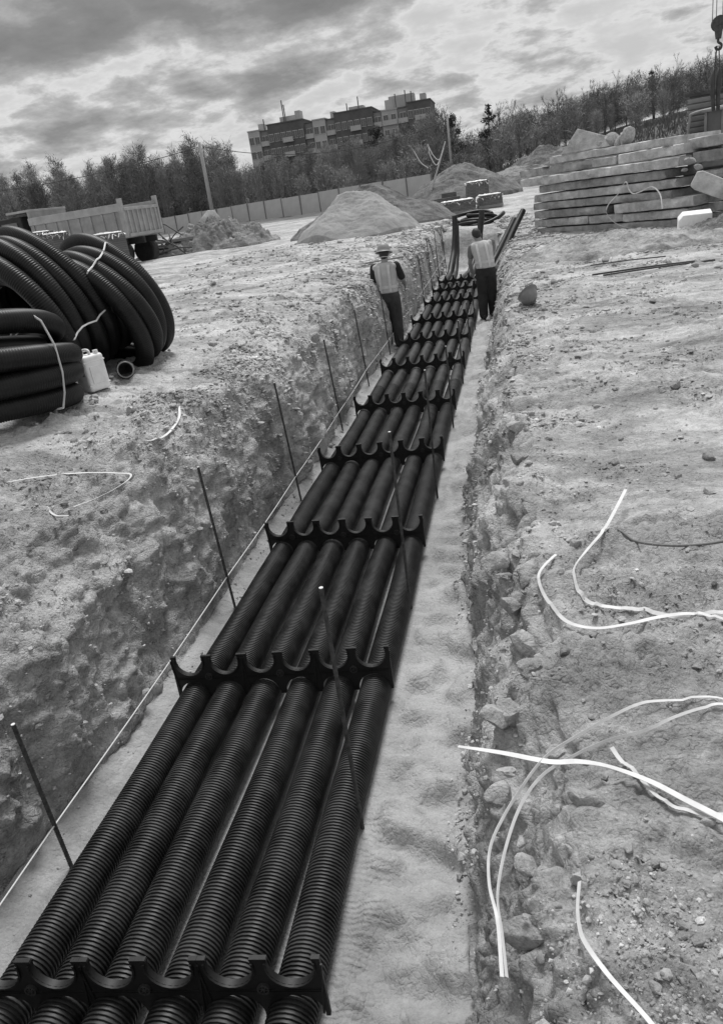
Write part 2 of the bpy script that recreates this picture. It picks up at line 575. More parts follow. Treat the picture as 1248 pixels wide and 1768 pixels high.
    strata = 0.018 * perlin(X * 0.6, YY * 0.35, Z * 9.0) + 0.030 * perlin(X * 0.7, YY * 6.5 + Z * 1.6, Z * 0.5) * sstep(-0.2, 0.3, fbm(X, YY, Z, 0.9, 2))
    mid = 1 - sstep(9, 18, YY)
    D = D + wall * (0.06 * billow(X, YY, Z * 0.8, 0.55) * mid + mid * 0.05 * fbm(X, YY, Z * 0.6, 0.7, 3) + (1 - mid) * 0.09 * fbm(X, YY, Z * 0.6, 2.2, 2) + strata * mid + mid * (0.075 * domes(U, YY, 0.26, 4, 0.45) + 0.045 * domes(U, YY, 0.11, 5, 0.55)) + near * (0.036 * domes(U, YY, 0.06, 6, 0.6) + 0.022 * billow(X, YY, Z, 0.05)))
    foot = sstep(-0.74, -0.66, X)
    pipeb = sstep(-2.0, -1.96, X) * (1 - sstep(-0.78, -0.72, X))
    D = D + floor * ((1 - 0.85 * pipeb) * (0.014 * fbm(X, YY, 0 * X, 0.5, 3) + foot * (0.040 * np.tanh(5 * perlin(X / 0.24 + YY * 1.7, YY / 0.19, 0 * X)) + 0.02 * domes(X, YY, 0.16, 8, 0.4) + 0.02 * domes(X, YY, 0.05, 9, 0.35) + 0.010 * billow(X, YY, 0 * X, 0.07)) + 0.008 * billow(X, YY, 0 * X, 0.09)))
    # displace along the profile normal
    tx = np.gradient(X, axis=1); tz = np.gradient(Z, axis=1)
    ln = np.sqrt(tx * tx + tz * tz) + 1e-9
    X2 = X - tz / ln * D
    Z2 = Z + tx / ln * D
    YY2 = YY + wall * 0.03 * fbm(X + 5, YY, Z, 0.3, 2)
    V = np.stack([X2, YY2, Z2], -1)
    nr, nc = X.shape
    idx = np.arange(nr * nc).reshape(nr, nc)
    r_end = int(np.searchsorted(ys, Y_END - 0.1))

    def sub(name, r0, r1, a, b, mt):
        I = np.arange((r1 - r0) * (b - a)).reshape(r1 - r0, b - a)
        Q = np.stack([I[:-1, :-1], I[:-1, 1:], I[1:, 1:], I[1:, :-1]], -1).reshape(-1, 4)
        return V[r0:r1, a:b].reshape(-1, 3), Q

    def mk(name, pieces, mt):
        Vs, Qs, o = [], [], 0
        for p in pieces:
            v, q = sub(name, *p, mt)
            Vs.append(v); Qs.append(q + o); o += len(v)
        ob = link(name, fast_mesh(name, np.concatenate(Vs), np.concatenate(Qs), mt))
        return tag(ob, kind='structure')
    g = mk('ground', [(0, nr, 0, c0 + 8), (0, nr, c3 - 6, nc), (r_end - 1, nr, c0 + 7, c3 - 5)], M_SOIL)
    tag(g, 'dry rutted clay ground on both banks of the trench', 'ground')
    w1 = mk('trench_wall_left', [(0, r_end, c0 + 7, c1 + 1)], M_WALL)
    tag(w1, 'rough dug clay wall left of the pipes', 'trench wall')
    w2 = mk('trench_wall_right', [(0, r_end, c2 - 1, c3 - 5)], M_SOIL)
    tag(w2, 'crumbling clay wall right of the pipes', 'trench wall')
    f_ = mk('trench_floor', [(0, r_end, c1, c2)], M_SAND)
    tag(f_, 'pale sand bed on the trench floor under the pipes', 'trench floor')
    return V, ys, (c0, c1, c2, c3), rough, wall


TV, TY, TC, TROUGH, TWALL = terrain()


def ground_z(x, y):
    """surface height on the banks"""
    j = int(np.clip(np.searchsorted(TY, y), 1, len(TY) - 1))
    if y < Y_END and TV[j, TC[1], 0] + 0.02 < x < TV[j, TC[2], 0] - 0.02:
        s = slice(TC[1], TC[2])
    elif x < -1.3:
        s = slice(0, TC[0] + 20)
    else:
        s = slice(TC[3] - 15, None)
    r = TV[j, s]
    o = np.argsort(r[:, 0])
    z1 = np.interp(x, r[o, 0], r[o, 2])
    r = TV[j - 1, s]
    o = np.argsort(r[:, 0])
    z0 = np.interp(x, r[o, 0], r[o, 2])
    t = (y - TY[j - 1]) / (TY[j] - TY[j - 1])
    return float(z0 + (z1 - z0) * min(max(t, 0), 1))

# ---------------------------------------------------------------- materials of things
def dusty(nt, b, src):
    """grey dust lying in patches on black plastic"""
    L = nt.links.new
    n = N(nt, 'ShaderNodeTexNoise', inp={'Scale': 5.0, 'Detail': 8.0, 'Roughness': 0.7})
    L(src, n.inputs['Vector'])
    f = ramp(nt, n.outputs[0], [(0.44, 0.01), (0.72, 0.20)])
    base = b.inputs['Base Color'].links[0].from_socket
    mx = N(nt, 'ShaderNodeMix', data_type='RGBA', inp={'B': (0.22, 0.22, 0.22, 1)})
    L(f, mx.inputs['Factor'])
    L(base, mx.inputs['A'])
    L(mx.outputs['Result'], b.inputs['Base Color'])
    rr = ramp(nt, n.outputs[0], [(0.4, 0.46), (0.7, 0.66)])
    L(rr, b.inputs['Roughness'])


M_PIPE = mat('black_corrugated_plastic', 0.014, 0.38, 0.3, 8, spec=0.4, extra=dusty)
M_COIL = mat('black_coil_plastic', 0.011, 0.42, 0.4, 6, spec=0.28)
M_SPACER = mat('black_moulded_plastic', 0.010, 0.55, 0.3, 20, bump=0.0006, bscale=120, spec=0.4)
M_BOSS = mat('worn_black_plastic', 0.035, 0.5, 0.4, 90, spec=0.4)
M_STEEL = mat('rusty_rebar', 0.055, 0.6, 0.5, 60, bump=0.0006, bscale=300, spec=0.4)
M_CUT = mat('cut_steel', 0.75, 0.35, 0.1, 60)
M_CORD = mat('white_cord', 0.62, 0.8, 0.1, 300)
M_STRAP = mat('white_strap', 0.62, 0.55, 0.16, 9)
M_STRAP2 = mat('dusty_strap', 0.52, 0.6, 0.15, 20)
M_DARKCORD = mat('grey_cord', 0.16, 0.7, 0.2, 60)
M_WHITE = mat('white_plastic', 0.78, 0.5, 0.08, 10, bump=0.001, bscale=40)

# ---------------------------------------------------------------- pipes
PITCH = 0.203
PX = [-1.36 + (i - 2.5) * PITCH for i in range(6)]
PR = 0.0835
RIB = 0.0162


def corrugated(path, stations, seg, R, ribs):
    """path: function s -> (point, tangent); stations: ring positions; ribs: radius offset for each ring"""
    pts, tan = path(stations)
    up = np.array([0.0, 0, 1.0])
    a = np.cross(tan, up)
    ln = np.linalg.norm(a, axis=1, keepdims=True)
    a = np.where(ln > 1e-3, a / np.maximum(ln, 1e-6), np.array([[1.0, 0, 0]]))
    # keep the frame from flipping
    for i in range(1, len(a)):
        if (a[i] * a[i - 1]).sum() < 0:
            a[i] = -a[i]
    b = np.cross(a, tan)
    an = np.linspace(0, 2 * np.pi, seg, endpoint=False)
    r = (R + ribs)[:, None, None]
    V = pts[:, None, :] + r * (np.cos(an)[None, :, None] * a[:, None, :] + np.sin(an)[None, :, None] * b[:, None, :])
    n = len(pts)
    I = np.arange(n * seg).reshape(n, seg)
    J = np.roll(I, -1, axis=1)
    Q = np.stack([I[:-1], J[:-1], J[1:], I[1:]], -1).reshape(-1, 4)
    return V.reshape(-1, 3), Q


def rib_stations(s0, s1, mode):
    RIB_ = RIB if mode > 1 else 0.030
    if mode == 3:
        fr = np.array([0.0, 0.38, 0.48, 0.62, 0.90]); of = np.array([-.0075, -.0075, -.0006, 0, -.0006])
    elif mode == 2:
        fr = np.array([0.0, 0.3, 0.7]); of = np.array([-.006, 0, 0])
    else:
        fr = np.array([0.0, 0.5]); of = np.array([-.003, 0])
    n = int(round((s1 - s0) / RIB_))
    k = np.arange(n)[:, None]
    st = (s0 + (k + fr[None]) * RIB_).ravel()
    return st, np.tile(of, n)


ENDS = [  # where each run leaves the trench at its far end
    [(21.30, 0), (22.30, 0.10), (23.10, 0.65), (23.40, 1.15), (23.50, 1.62)],
    [(21.50, 0), (22.50, 0.10), (23.20, 0.60), (23.50, 1.10), (23.60, 1.35)],
    [(21.30, 0), (22.40, 0.10), (23.10, 0.60), (23.45, 1.20), (23.60, 1.66)],
    [(21.30, 0), (22.30, 0.06), (23.00, 0.45), (23.40, 0.90), (23.55, 1.38)],
    [(20.70, 0), (21.60, 0.08), (22.20, 0.45), (22.80, 0.95), (23.20, 1.32)],
    [(20.50, 0), (21.40, 0.10), (22.10, 0.55), (22.70, 1.10), (23.20, 1.52)],
]
END_X = [0.30, 0.10, 0.66, 0.40, 1.18, 1.22]


def pipe_run(i):
    x0 = PX[i]
    ph = rng.uniform(0, 6, 4)
    e = ENDS[i]
    yy = np.concatenate([np.linspace(-0.6, e[0][0] - 0.3, 120), [p[0] for p in e]])
    zz = np.concatenate([np.zeros(120), [p[1] for p in e]])
    env = np.sin(np.pi * ((yy - 1.5) / 1.85)) ** 2
    tt = np.clip((yy - e[0][0]) / (e[-1][0] - e[0][0]), 0, 1) ** 1.3
    xx = x0 + 0.010 * np.sin(yy * 1.1 + ph[0]) * env + 0.008 * np.sin(yy * 0.5 + ph[1]) + END_X[i] * tt
    zz = ZF + PR - 0.006 + zz + 0.006 * np.sin(yy * 0.9 + ph[2]) * (yy < 23)
    P = np.stack([xx, yy, zz], 1)
    # smooth the bend: arc-length resample with Catmull-like smoothing
    for _ in range(2):
        seglen = np.linalg.norm(np.diff(P, axis=0), axis=1)
        S = np.concatenate([[0], np.cumsum(seglen)])
        s_new = np.linspace(0, S[-1], 600)
        P = np.stack([np.interp(s_new, S, P[:, k]) for k in range(3)], 1)
        ker = np.hanning(13); ker /= ker.sum()
        Pp = np.pad(P, ((6, 6), (0, 0)), mode='edge')
        Ps = np.stack([np.convolve(Pp[:, k], ker, 'valid') for k in range(3)], 1)
        Ps[0] = P[0]; Ps[-1] = P[-1]
        P = Ps
    seglen = np.linalg.norm(np.diff(P, axis=0), axis=1)
    S = np.concatenate([[0], np.cumsum(seglen)])
    T = np.gradient(P, axis=0); T /= np.linalg.norm(T, axis=1, keepdims=True)

    def path(s):
        return (np.stack([np.interp(s, S, P[:, k]) for k in range(3)], 1),
                np.stack([np.interp(s, S, T[:, k]) for k in range(3)], 1))
    parts = []
    s = 0.0
    Vs, Qs, o = [], [], 0
    for s1, mode, seg in ((5.6, 3, 20), (10.5, 2, 14), (S[-1] - 0.01, 1, 10)):
        st, of = rib_stations(s, s1, mode)
        of[-1] = -0.004
        if parts:
            of[0] = -0.004
        v, q = corrugated(path, st, seg, PR, of)
        Vs.append(v); Qs.append(q + o); o += len(v)
        parts.append(1)
        s = st[-1]
    me = fast_mesh('corrugated_pipe', np.concatenate(Vs), np.concatenate(Qs), M_PIPE)
    me.set_sharp_from_angle(angle=R_(48))
    ob = link('corrugated_pipe', me)
    which = ['leftmost, beside the string line', 'second from the string line', 'third from the string line', 'fourth from the string line', 'second from the right wall', 'rightmost, beside the right-hand stakes'][i]
    tag(ob, 'black corrugated pipe laid along the trench, ' + which, 'pipe', 'black pipes laid side by side in the trench')


for i in range(6):
    pipe_run(i)

# ---------------------------------------------------------------- spacers
def spacer_outline():
    zt, cz, r = 0.322, 0.290, 0.079
    o = []
    a0 = math.asin((zt - cz) / r)

    def saddle(cx):
        return [(cx + r * math.cos(a), cz + r * math.sin(a)) for a in np.linspace(math.pi - a0, 2 * math.pi + a0, 15)]
    top = [(-PITCH, zt)] + saddle(-PITCH / 2) + saddle(PITCH / 2) + [(PITCH, zt)]
    rb, cb, zb = 0.087, 0.079, 0.068
    xb = math.sqrt(rb * rb - (cb - zb) ** 2)
    a1 = math.asin((zb - cb) / rb)

    def arch(cx):
        return [(cx + rb * math.cos(a), cb + rb * math.sin(a)) for a in np.linspace(a1, math.pi - a1, 15)]
    bot = [(PITCH, zb)] + arch(PITCH / 2) + arch(-PITCH / 2) + [(-PITCH, zb)]
    return top + bot


def make_spacer():
    root = thing('pipe_spacer', (0, 0, 0), 'x', 'pipe spacer', 'black comb spacers across the pipes')
    ol = spacer_outline()
    w = 0.0006
    for k in (-1, 0, 1):
        mb = MB()
        o2 = [(max(min(x, PITCH - w), -PITCH + w), z) for x, z in ol]
        mb.prism(o2, -0.0075, 0.0075)
        # rims round the saddles, cap of each horn, stiffening rails
        for cx in (-PITCH / 2, PITCH / 2):
            arc = [(cx + 0.080 * math.cos(a), 0.290 + 0.080 * math.sin(a)) for a in np.linspace(math.pi - 0.3, 2 * math.pi + 0.3, 14)]
            arc2 = [(cx + 0.0865 * math.cos(a), 0.290 + 0.0865 * math.sin(a)) for a in np.linspace(2 * math.pi + 0.25, math.pi - 0.25, 14)]
            mb.prism(arc + arc2, -0.016, 0.016)
        for x, wd in ((-PITCH, 0.028), (0, 0.056), (PITCH, 0.028)):
            cx = x + (0.0145 if x < 0 else -0.0145 if x > 0 else 0)
            mb.box((cx, 0, 0.324), (wd, 0.017, 0.005))
        for z in (0.190, 0.183):
            mb.box((0, -0.0090, z), (2 * PITCH - 0.01, 0.006, 0.0025))
        for sx in (-1, 1):
            m = Matrix.Rotation(sx * 0.10, 3, 'Y')
            mb.box((sx * (PITCH - 0.009), -0.0095, 0.195), (0.007, 0.007, 0.22), m)
        p = mb.build('spacer_module', M_SPACER, root, loc=(k * 2 * PITCH, 0, 0), auto=True)
        b = MB()
        ring = []
        for a in np.linspace(0, 2 * math.pi, 20, endpoint=False):
            ring.append(a)
        n = len(ring)
        vs = []
        for r, y in ((0.021, -0.007), (0.021, -0.018), (0.0155, -0.018), (0.0155, -0.010)):
            vs += [(r * math.cos(a), y, 0.2 + r * math.sin(a)) for a in ring]
        fs = []
        for q in range(3):
            for a in range(n):
                fs.append((q * n + a, q * n + (a + 1) % n, (q + 1) * n + (a + 1) % n, (q + 1) * n + a))
        b.add(vs, fs)
        for q in range(3):
            b.box((0, -0.013, 0.2), (0.030, 0.006, 0.004), Matrix.Rotation(q * math.pi / 3 + 0.3, 3, 'Y'))
        b.build('boss', M_BOSS, p)
    return root


sp0 = make_spacer()
SPY = [(1.49, 5.0, 0.035), (3.26, 3.5, 0.0), (5.03, -0.5, 0.0), (6.86, 4.5, 0.0), (8.70, -1, 0), (10.78, 2.5, 0), (12.68, 1, 0.0), (14.68, 0.5, 0), (17.0, 1, 0), (19.0, -1, 0), (20.75, 0.5, 0)]
ordn = ['nearest the camera', 'second', 'third', 'fourth', 'fifth', 'sixth', 'seventh', 'eighth', 'ninth', 'tenth', 'eleventh', 'twelfth']
for i, (y, rz, dx) in enumerate(SPY):
    o = sp0 if i == 0 else copy_tree(sp0)
    o.location = (-1.36 + dx, y, ZF)
    o.rotation_euler = (R_(rng.uniform(-3, 3)), R_(rng.uniform(-0.4, 0.4)), R_(rz))
    o['label'] = ('black comb-shaped plastic spacer across the six pipes, ' + (ordn[i] if i == 0 else ordn[i] + ' from the camera'))

# ---------------------------------------------------------------- rebar stakes and string
def rebar_mesh(length, r=0.0085, ribs=True):
    n = int(length / 0.007)
    st = np.linspace(0, length, n)
    of = np.where(np.arange(n) % 2 == 0, 0.0, 0.0016)
    v, q = corrugated(lambda s: (np.stack([0 * s, 0 * s, s], 1), np.tile([[0, 0, 1.0]], (len(s), 1))), st, 8, r, of)
    return fast_mesh('rebar', v, q, M_STEEL)


RB = rebar_mesh(1.26)
tipmb = MB().tube([(0, 0, 1.2595), (0, 0, 1.2625)], [0.0088, 0.0085], 8)
TIP = tipmb.mesh('cut_end', M_CUT)


def stake(x, y, ztop, lean, label, group):
    o = thing('rebar_stake', (x, y, ztop - 1.26), label, 'rebar stake', group)
    o.rotation_euler = (lean[1], lean[0], 0)
    link('rod', RB, o)
    link('cut_end', TIP, o)


LS = [(-2.02, 2.12, -0.13), (-2.03, 4.33, 0.15), (-2.04, 6.25, 0.23), (-2.07, 8.38, 0.20), (-2.11, 10.5, 0.21), (-2.10, 12.6, 0.18), (-2.10, 14.4, -0.02), (-2.10, 16.4, -0.05), (-2.10, 18.3, 0.2), (-2.08, 20.3, 0.45), (-2.06, 22.2, 0.52), (-1.95, 23.6, 0.40)]
for i, (x, y, z) in enumerate(LS):
    lab = 'thin steel rebar stake by the string line left of the pipes, ' + (ordn[i] if i == 0 else ordn[i] + ' from the camera')
    stake(x, y, z, ([-0.022, -0.03, -0.045, -0.055, -0.06][i] if i < 5 else -0.03 + rng.uniform(-0.02, 0.015), 0.0 if i < 5 else rng.uniform(-0.02, 0.02)), lab, 'rebar stakes along the string line')
RSt = [(-0.775, 2.39, 0.29), (-0.78, 4.24, 0.31), (-0.765, 6.12, 0.24), (-0.76, 8.2, 0.02), (-0.76, 10.2, -0.05), (-0.755, 12.3, -0.12), (-0.75, 14.2, -0.1)]
for i, (x, y, z) in enumerate(RSt):
    lab = 'thin steel rebar stake at the right edge of the pipes, ' + (ordn[i] if i == 0 else ordn[i] + ' from the camera')
    stake(x, y, z, (0.006, 0.0) if i < 3 else (rng.uniform(-0.01, 0.01), rng.uniform(-0.02, 0.02)), lab, 'rebar stakes right of the pipes')

sl = [(-2.035, -0.5, -0.66)] + [(x - 0.014, y, z) for x, y, z in [(-2.02, 2.12, -0.66), (-2.03, 4.33, -0.66), (-2.04, 6.25, -0.65), (-2.07, 8.38, -0.65), (-2.11, 10.5, -0.64), (-2.10, 14.4, -0.62), (-2.10, 18.3, -0.58), (-2.05, 22.2, -0.45), (-1.95, 24.0, -0.3)]]
pts = []
for a, b in zip(sl[:-1], sl[1:]):
    for t in np.linspace(0, 1, 6, endpoint=False):
        pts.append((a[0] + (b[0] - a[0]) * t, a[1] + (b[1] - a[1]) * t, a[2] + (b[2] - a[2]) * t - 0.012 * math.sin(math.pi * t)))
pts.append(sl[-1])
tag(MB().tube(pts, 0.0038, 6).build('string_line', M_CORD, smooth=True), 'taut white builder\'s string stretched along the left of the pipes', 'string')

# ---------------------------------------------------------------- ribbons
def catmull(P, n=10):
    P = [np.array(p, float) for p in P]
    Q = [2 * P[0] - P[1]] + P + [2 * P[-1] - P[-2]]
    out = []
    for i in range(1, len(Q) - 2):
        for t in np.linspace(0, 1, n, endpoint=False):
            a, b, c, d = Q[i - 1:i + 3]
            out.append(0.5 * ((2 * b) + (c - a) * t + (2 * a - 5 * b + 4 * c - d) * t ** 2 + (-a + 3 * b - 3 * c + d) * t ** 3))
    out.append(P[-1])
    return out


def ribbon(name, P, width, material, twist=None, thick=0.0012, n=8, parent=None, clear=0):
    """flat strap through the points P, its face turned by twist (radians along the length) about its run"""
    C = catmull(P, n)
    m = len(C)
    tw = np.interp(np.linspace(0, 1, m), np.linspace(0, 1, len(twist)), twist) if twist else np.zeros(m)
    vs, fs = [], []
    for i, c in enumerate(C):
        t = C[min(i + 1, m - 1)] - C[max(i - 1, 0)]
        t = Vector(t).normalized()
        s = t.cross(Vector((0, 0, 1)))
        s = s.normalized() if s.length > 1e-3 else Vector((1, 0, 0))
        s = Quaternion(t, tw[i]) @ s
        nn = s.cross(t)
        c = Vector(c)
        if clear and c.x > -0.12 or (clear and c.x < -2.3):
            c.z = max(c.z, ground_z(c.x, c.y) + (clear if c.x > -1 else 0.003))
        for a, b in ((-1, -1), (1, -1), (1, 1), (-1, 1)):
            vs.append(c + s * (a * width / 2) + nn * (b * thick / 2))
        if i:
            k = (i - 1) * 4
            for j in range(4):
                j2 = (j + 1) % 4
                fs.append((k + j, k + j2, k + 4 + j2, k + 4 + j))
    fs.append((3, 2, 1, 0)); k = (m - 1) * 4
    fs.append((k, k + 1, k + 2, k + 3))
    mb = MB(); mb.add(vs, fs)
    return mb.build(name, material, parent)


def lay(P, lifts):
    """rest a strap on the bank: stiff, so it bridges the hollows"""
    z = np.array([max(ground_z(x, y), 0.02) for x, y in P])
    zs = np.convolve(np.pad(z, 1, mode='edge'), [0.3, 0.4, 0.3], 'valid')
    l = np.array(lifts if hasattr(lifts, '__len__') else [lifts] * len(P)) * 0.5
    zs = np.maximum(zs + l, z + 0.006)
    return [(x, y, float(q)) for (x, y), q in zip(P, zs)]


ribbon_specs = [
    ('A', [(-0.24, 1.78), (-0.11, 1.76), (0.02, 1.735), (0.1, 1.74), (0.18, 1.725), (0.28, 1.68), (0.36, 1.62), (0.44, 1.56), (0.49, 1.51)], [0.11, 0.10, 0.085, 0.08, 0.075, 0.06, 0.05, 0.04, 0.03], 0.017, [-0.35, 0.1, 0.2, -0.2, 0.1, 0.2, 0.0], M_STRAP, 'wide white packing strap arching off the right bank over the trench edge'),
    ('B', [(-0.11, 1.11), (-0.12, 1.23), (-0.14, 1.32), (-0.14, 1.42), (-0.11, 1.52), (-0.05, 1.65), (-0.0, 1.74), (0.05, 1.8), (0.13, 1.87), (0.22, 1.95), (0.3, 2.01), (0.37, 2.04), (0.56, 2.06), (0.68, 2.08)], [0.01, 0.05, 0.07, 0.08, 0.08, 0.085, 0.085, 0.08, 0.08, 0.07, 0.06, 0.04, 0.02, 0.02], 0.009, [0.3, 0.5, 1.0, 1.1, 1.2, 1.2, 1.0, 0.6, 0.1, 0], M_STRAP, 'thin white strap bowing along the right bank, the outer one of two'),
    ('C', [(-0.1, 1.11), (-0.11, 1.21), (-0.12, 1.3), (-0.1, 1.44), (-0.06, 1.58), (0.0, 1.69), (0.09, 1.77), (0.19, 1.84), (0.3, 1.89), (0.39, 1.95), (0.48, 2.0), (0.55, 2.02), (0.66, 2.01)], [0.0, 0.04, 0.06, 0.065, 0.07, 0.07, 0.07, 0.06, 0.05, 0.05, 0.04, 0.03, 0.02], 0.009, [0.8, 1.1, 1.0, 0.8, 1.1, 1.2, 1.0, 0.6, 0.3, 0.2], M_STRAP, 'thin white strap bowing along the right bank, the inner one of two'),
    ('D', [(0.2, 1.83), (0.22, 1.78), (0.26, 1.71), (0.31, 1.62), (0.38, 1.59), (0.45, 1.59)], [0.03, 0.02, 0.015, 0.015, 0.012, 0.012], 0.013, [0.2, -0.2, 0.1], M_STRAP2, 'short dusty strap end lying under the wide white strap'),
    ('E', [(0.07, 1.34), (0.06, 1.27), (0.06, 1.22), (0.07, 1.18), (0.11, 1.11), (0.17, 1.03), (0.2, 0.98)], 0.07, 0.010, [0.7, 0.9, 0.5, 0.0, 0.1], M_STRAP, 'white strap tail curling out of the soil at the bottom right'),
    ('F', [(0.11, 3.04), (0.06, 2.96), (0.03, 2.87), (0.04, 2.73), (0.08, 2.59), (0.13, 2.5), (0.22, 2.46), (0.33, 2.47), (0.45, 2.5), (0.55, 2.5), (0.65, 2.45), (0.77, 2.4)], [0.05, 0.05, 0.05, 0.045, 0.04, 0.035, 0.04, 0.045, 0.05, 0.05, 0.045, 0.04], 0.014, [0, 0.2, 0.9, 0.7, 0.2, 0.1, 0.4, 0.1, 0], M_STRAP, 'white strap with a hooked end, lower of the two curved straps on right bank'),
    ('G', [(0.49, 3.71), (0.41, 3.45), (0.33, 3.23), (0.24, 3.04), (0.18, 2.91), (0.17, 2.79), (0.18, 2.69), (0.22, 2.63), (0.3, 2.6), (0.4, 2.56), (0.53, 2.5), (0.67, 2.52), (0.81, 2.55)], [0.10, 0.09, 0.07, 0.06, 0.05, 0.05, 0.04, 0.03, 0.03, 0.03, 0.032, 0.035, 0.02], 0.016, [0, 0, 0.2, 0.8, 1.1, 0.6, 0.2, 0.7, 0.4, 0.1], M_STRAP, 'white strap with a raised straight end, upper of the two curved straps on right bank'),
    ('L1', [(-2.93, 3.64), (-2.77, 3.73), (-2.61, 3.85), (-2.50, 3.93), (-2.40, 3.95), (-2.30, 3.90), (-2.27, 3.80), (-2.31, 3.68), (-2.37, 3.56), (-2.43, 3.46)], [0.06, 0.06, 0.06, 0.06, 0.07, 0.09, 0.10, 0.08, 0.06, 0.05], 0.013, [0, 0.2, 0, 0.3, 0.1], M_STRAP, 'white strap folded back on itself on the left bank below the pipe coils'),
    ('L2', [(-2.59, 3.45), (-2.50, 3.38), (-2.42, 3.38)], 0.012, 0.012, None, M_STRAP2, 'half buried scrap of strap on the left bank brow'),
    ('L3', [(-2.52, 4.37), (-2.46, 4.52), (-2.42, 4.70), (-2.44, 4.98), (-2.52, 5.2)], 0.014, 0.017, [0, 0.3, 0.1], M_STRAP, 'white strap lying near the brow beyond the small stones, left bank'),
]
for key, P, lift, wdt, tw, mt_, lab in ribbon_specs:
    tag(ribbon('packing_strap', lay(P, lift), wdt, mt_, tw, clear=0.014), lab, 'strap', 'loose packing straps on the banks')
tag(ribbon('packing_strap', [(-2.58, 3.22, -0.10), (-2.50, 3.30, -0.16), (-2.42, 3.38, -0.24), (-2.36, 3.42, -0.36), (-2.33, 3.44, -0.52)], 0.007, M_STRAP, [0.9, 1.2, 1.0]), 'thin pale strap sticking out of the left trench wall', 'strap', 'loose packing straps on the banks')
HC = lay([(0.38, 3.3), (0.41, 3.21), (0.46, 3.14), (0.58, 3.09), (0.7, 3.04), (0.82, 3.03), (0.95, 3.05)], 0.02)
tag(MB().tube(catmull(HC, 6), 0.006, 6).build('cord', M_DARKCORD, smooth=True), 'dark grey cord lying behind the raised white strap', 'cord')

# ---------------------------------------------------------------- coils of pipe
def turn_mesh(R, sq, r, seg=14, mode=2, seed=0):
    rg = np.random.default_rng(seed)
    L = 2 * math.pi * R * (1 + sq) / 2
    n = int(L / 0.0175)
    if mode == 2:
        fr, of = np.array([0.0, 0.3, 0.7]), np.array([-.0062, 0, 0])
    else:
        fr, of = np.array([0.0, 0.5]), np.array([-.004, 0])
    th = ((np.arange(n)[:, None] + fr[None]) / n).ravel() * 2 * math.pi
    of = np.tile(of, n)
    w = 0.012 * np.sin(th * 2 + rg.uniform(0, 6)) + 0.008 * np.sin(th * 3 + rg.uniform(0, 6))
    wz = 0.014 * np.sin(th + rg.uniform(0, 6)) + 0.008 * np.sin(th * 2 + rg.uniform(0, 6))
    c, s = np.cos(th), np.sin(th)
    rad = (R + w)
    pts = np.stack([wz, rad * c, sq * rad * s], 1)      # axis along x
    an = np.linspace(0, 2 * np.pi, seg, endpoint=False)
    er = np.stack([0 * c, c, s], 1)
    ex = np.array([1.0, 0, 0])
    V = pts[:, None, :] + (r + of)[:, None, None] * (np.cos(an)[None, :, None] * er[:, None, :] + np.sin(an)[None, :, None] * ex[None, None, :])
    m = len(pts)
    I = np.arange(m * seg).reshape(m, seg)
    J = np.roll(I, -1, axis=1)
    I2 = np.roll(I, -1, axis=0); J2 = np.roll(J, -1, axis=0)
    Q = np.stack([I, J, J2, I2], -1).reshape(-1, 4)
    return fast_mesh('pipe_turn', V.reshape(-1, 3), Q, M_COIL)


def coil_frame(th, ti):
    a = Vector((math.cos(th) * math.cos(ti), math.sin(th) * math.cos(ti), math.sin(ti)))
    b = Vector((math.sin(th), -math.cos(th), 0))
    u = b.cross(a)
    if u.z < 0:
        u = -u
    return a, b, u


def coil(p, label, nturn, straps, r=0.082, seed=0, inner=True):
    cx, cy, zc, Rr, th, ti, w, sq = p[:8]
    ex = p[8:]
    a, b, u = coil_frame(th, ti)
    M = Matrix((a, b, u)).transposed()
    root = thing('pipe_coil', (cx, cy, zc), label, 'pipe coil', 'coils of black pipe on the left bank')
    for k in range(nturn):
        dR = ex[k] if ex else 0
        db = ex[4 + k] if ex else 0
        dz = ex[8 + k] if ex else 0
        o = link('pipe_turn', turn_mesh(Rr + dR, sq, r, seed=seed + k), root)
        pos = a * ((k - (nturn - 1) / 2) * w) + b * db + u * dz
        o.matrix_local = Matrix.Translation(pos) @ M.to_4x4()
    if inner:
        im = turn_mesh(Rr - 0.165, sq, r, seed=seed + 50, mode=1, seg=12)
        for k in range(nturn - 1):
            o = link('pipe_turn', im, root)
            j = k + 0.5
            dd = [np.interp(j, range(nturn), ex[q:q + 4]) if ex else 0 for q in (4, 8)]
            pos = a * ((j - (nturn - 1) / 2) * w) + b * dd[0] + u * dd[1]
            o.matrix_local = Matrix.Translation(pos) @ M.to_4x4()
    # bands tied round the bundle
    for phi, skew in straps:
        P = []
        ks = np.linspace(-0.5, nturn - 0.5, 2 * nturn + 1)
        def rim(k, rr, ph):
            kk = float(np.clip(k, 0, nturn - 1))
            g = [np.interp(kk, range(nturn), ex[q:q + nturn]) if ex else 0 for q in (0, 4, 8)]
            R2 = Rr + g[0] + rr
            return a * ((k - (nturn - 1) / 2) * w) + b * (g[1] + R2 * math.cos(ph)) + u * (g[2] + sq * R2 * math.sin(ph))
        loop = []
        for k in ks:
            t = (k + 0.5) / nturn
            bulge = r + 0.006 if abs(k - round(k)) < 0.1 else r * 0.92
            if k in (ks[0], ks[-1]):
                bulge = 0.0
            loop.append(rim(k, bulge, phi + skew * (t - 0.5)))
        for k in ks[::-1]:
            t = (k + 0.5) / nturn
            loop.append(rim(k, -0.17 - r, phi + skew * (t - 0.5)))
        loop.append(loop[0])
        ribbon_loop(loop, 0.016, root)
    return root


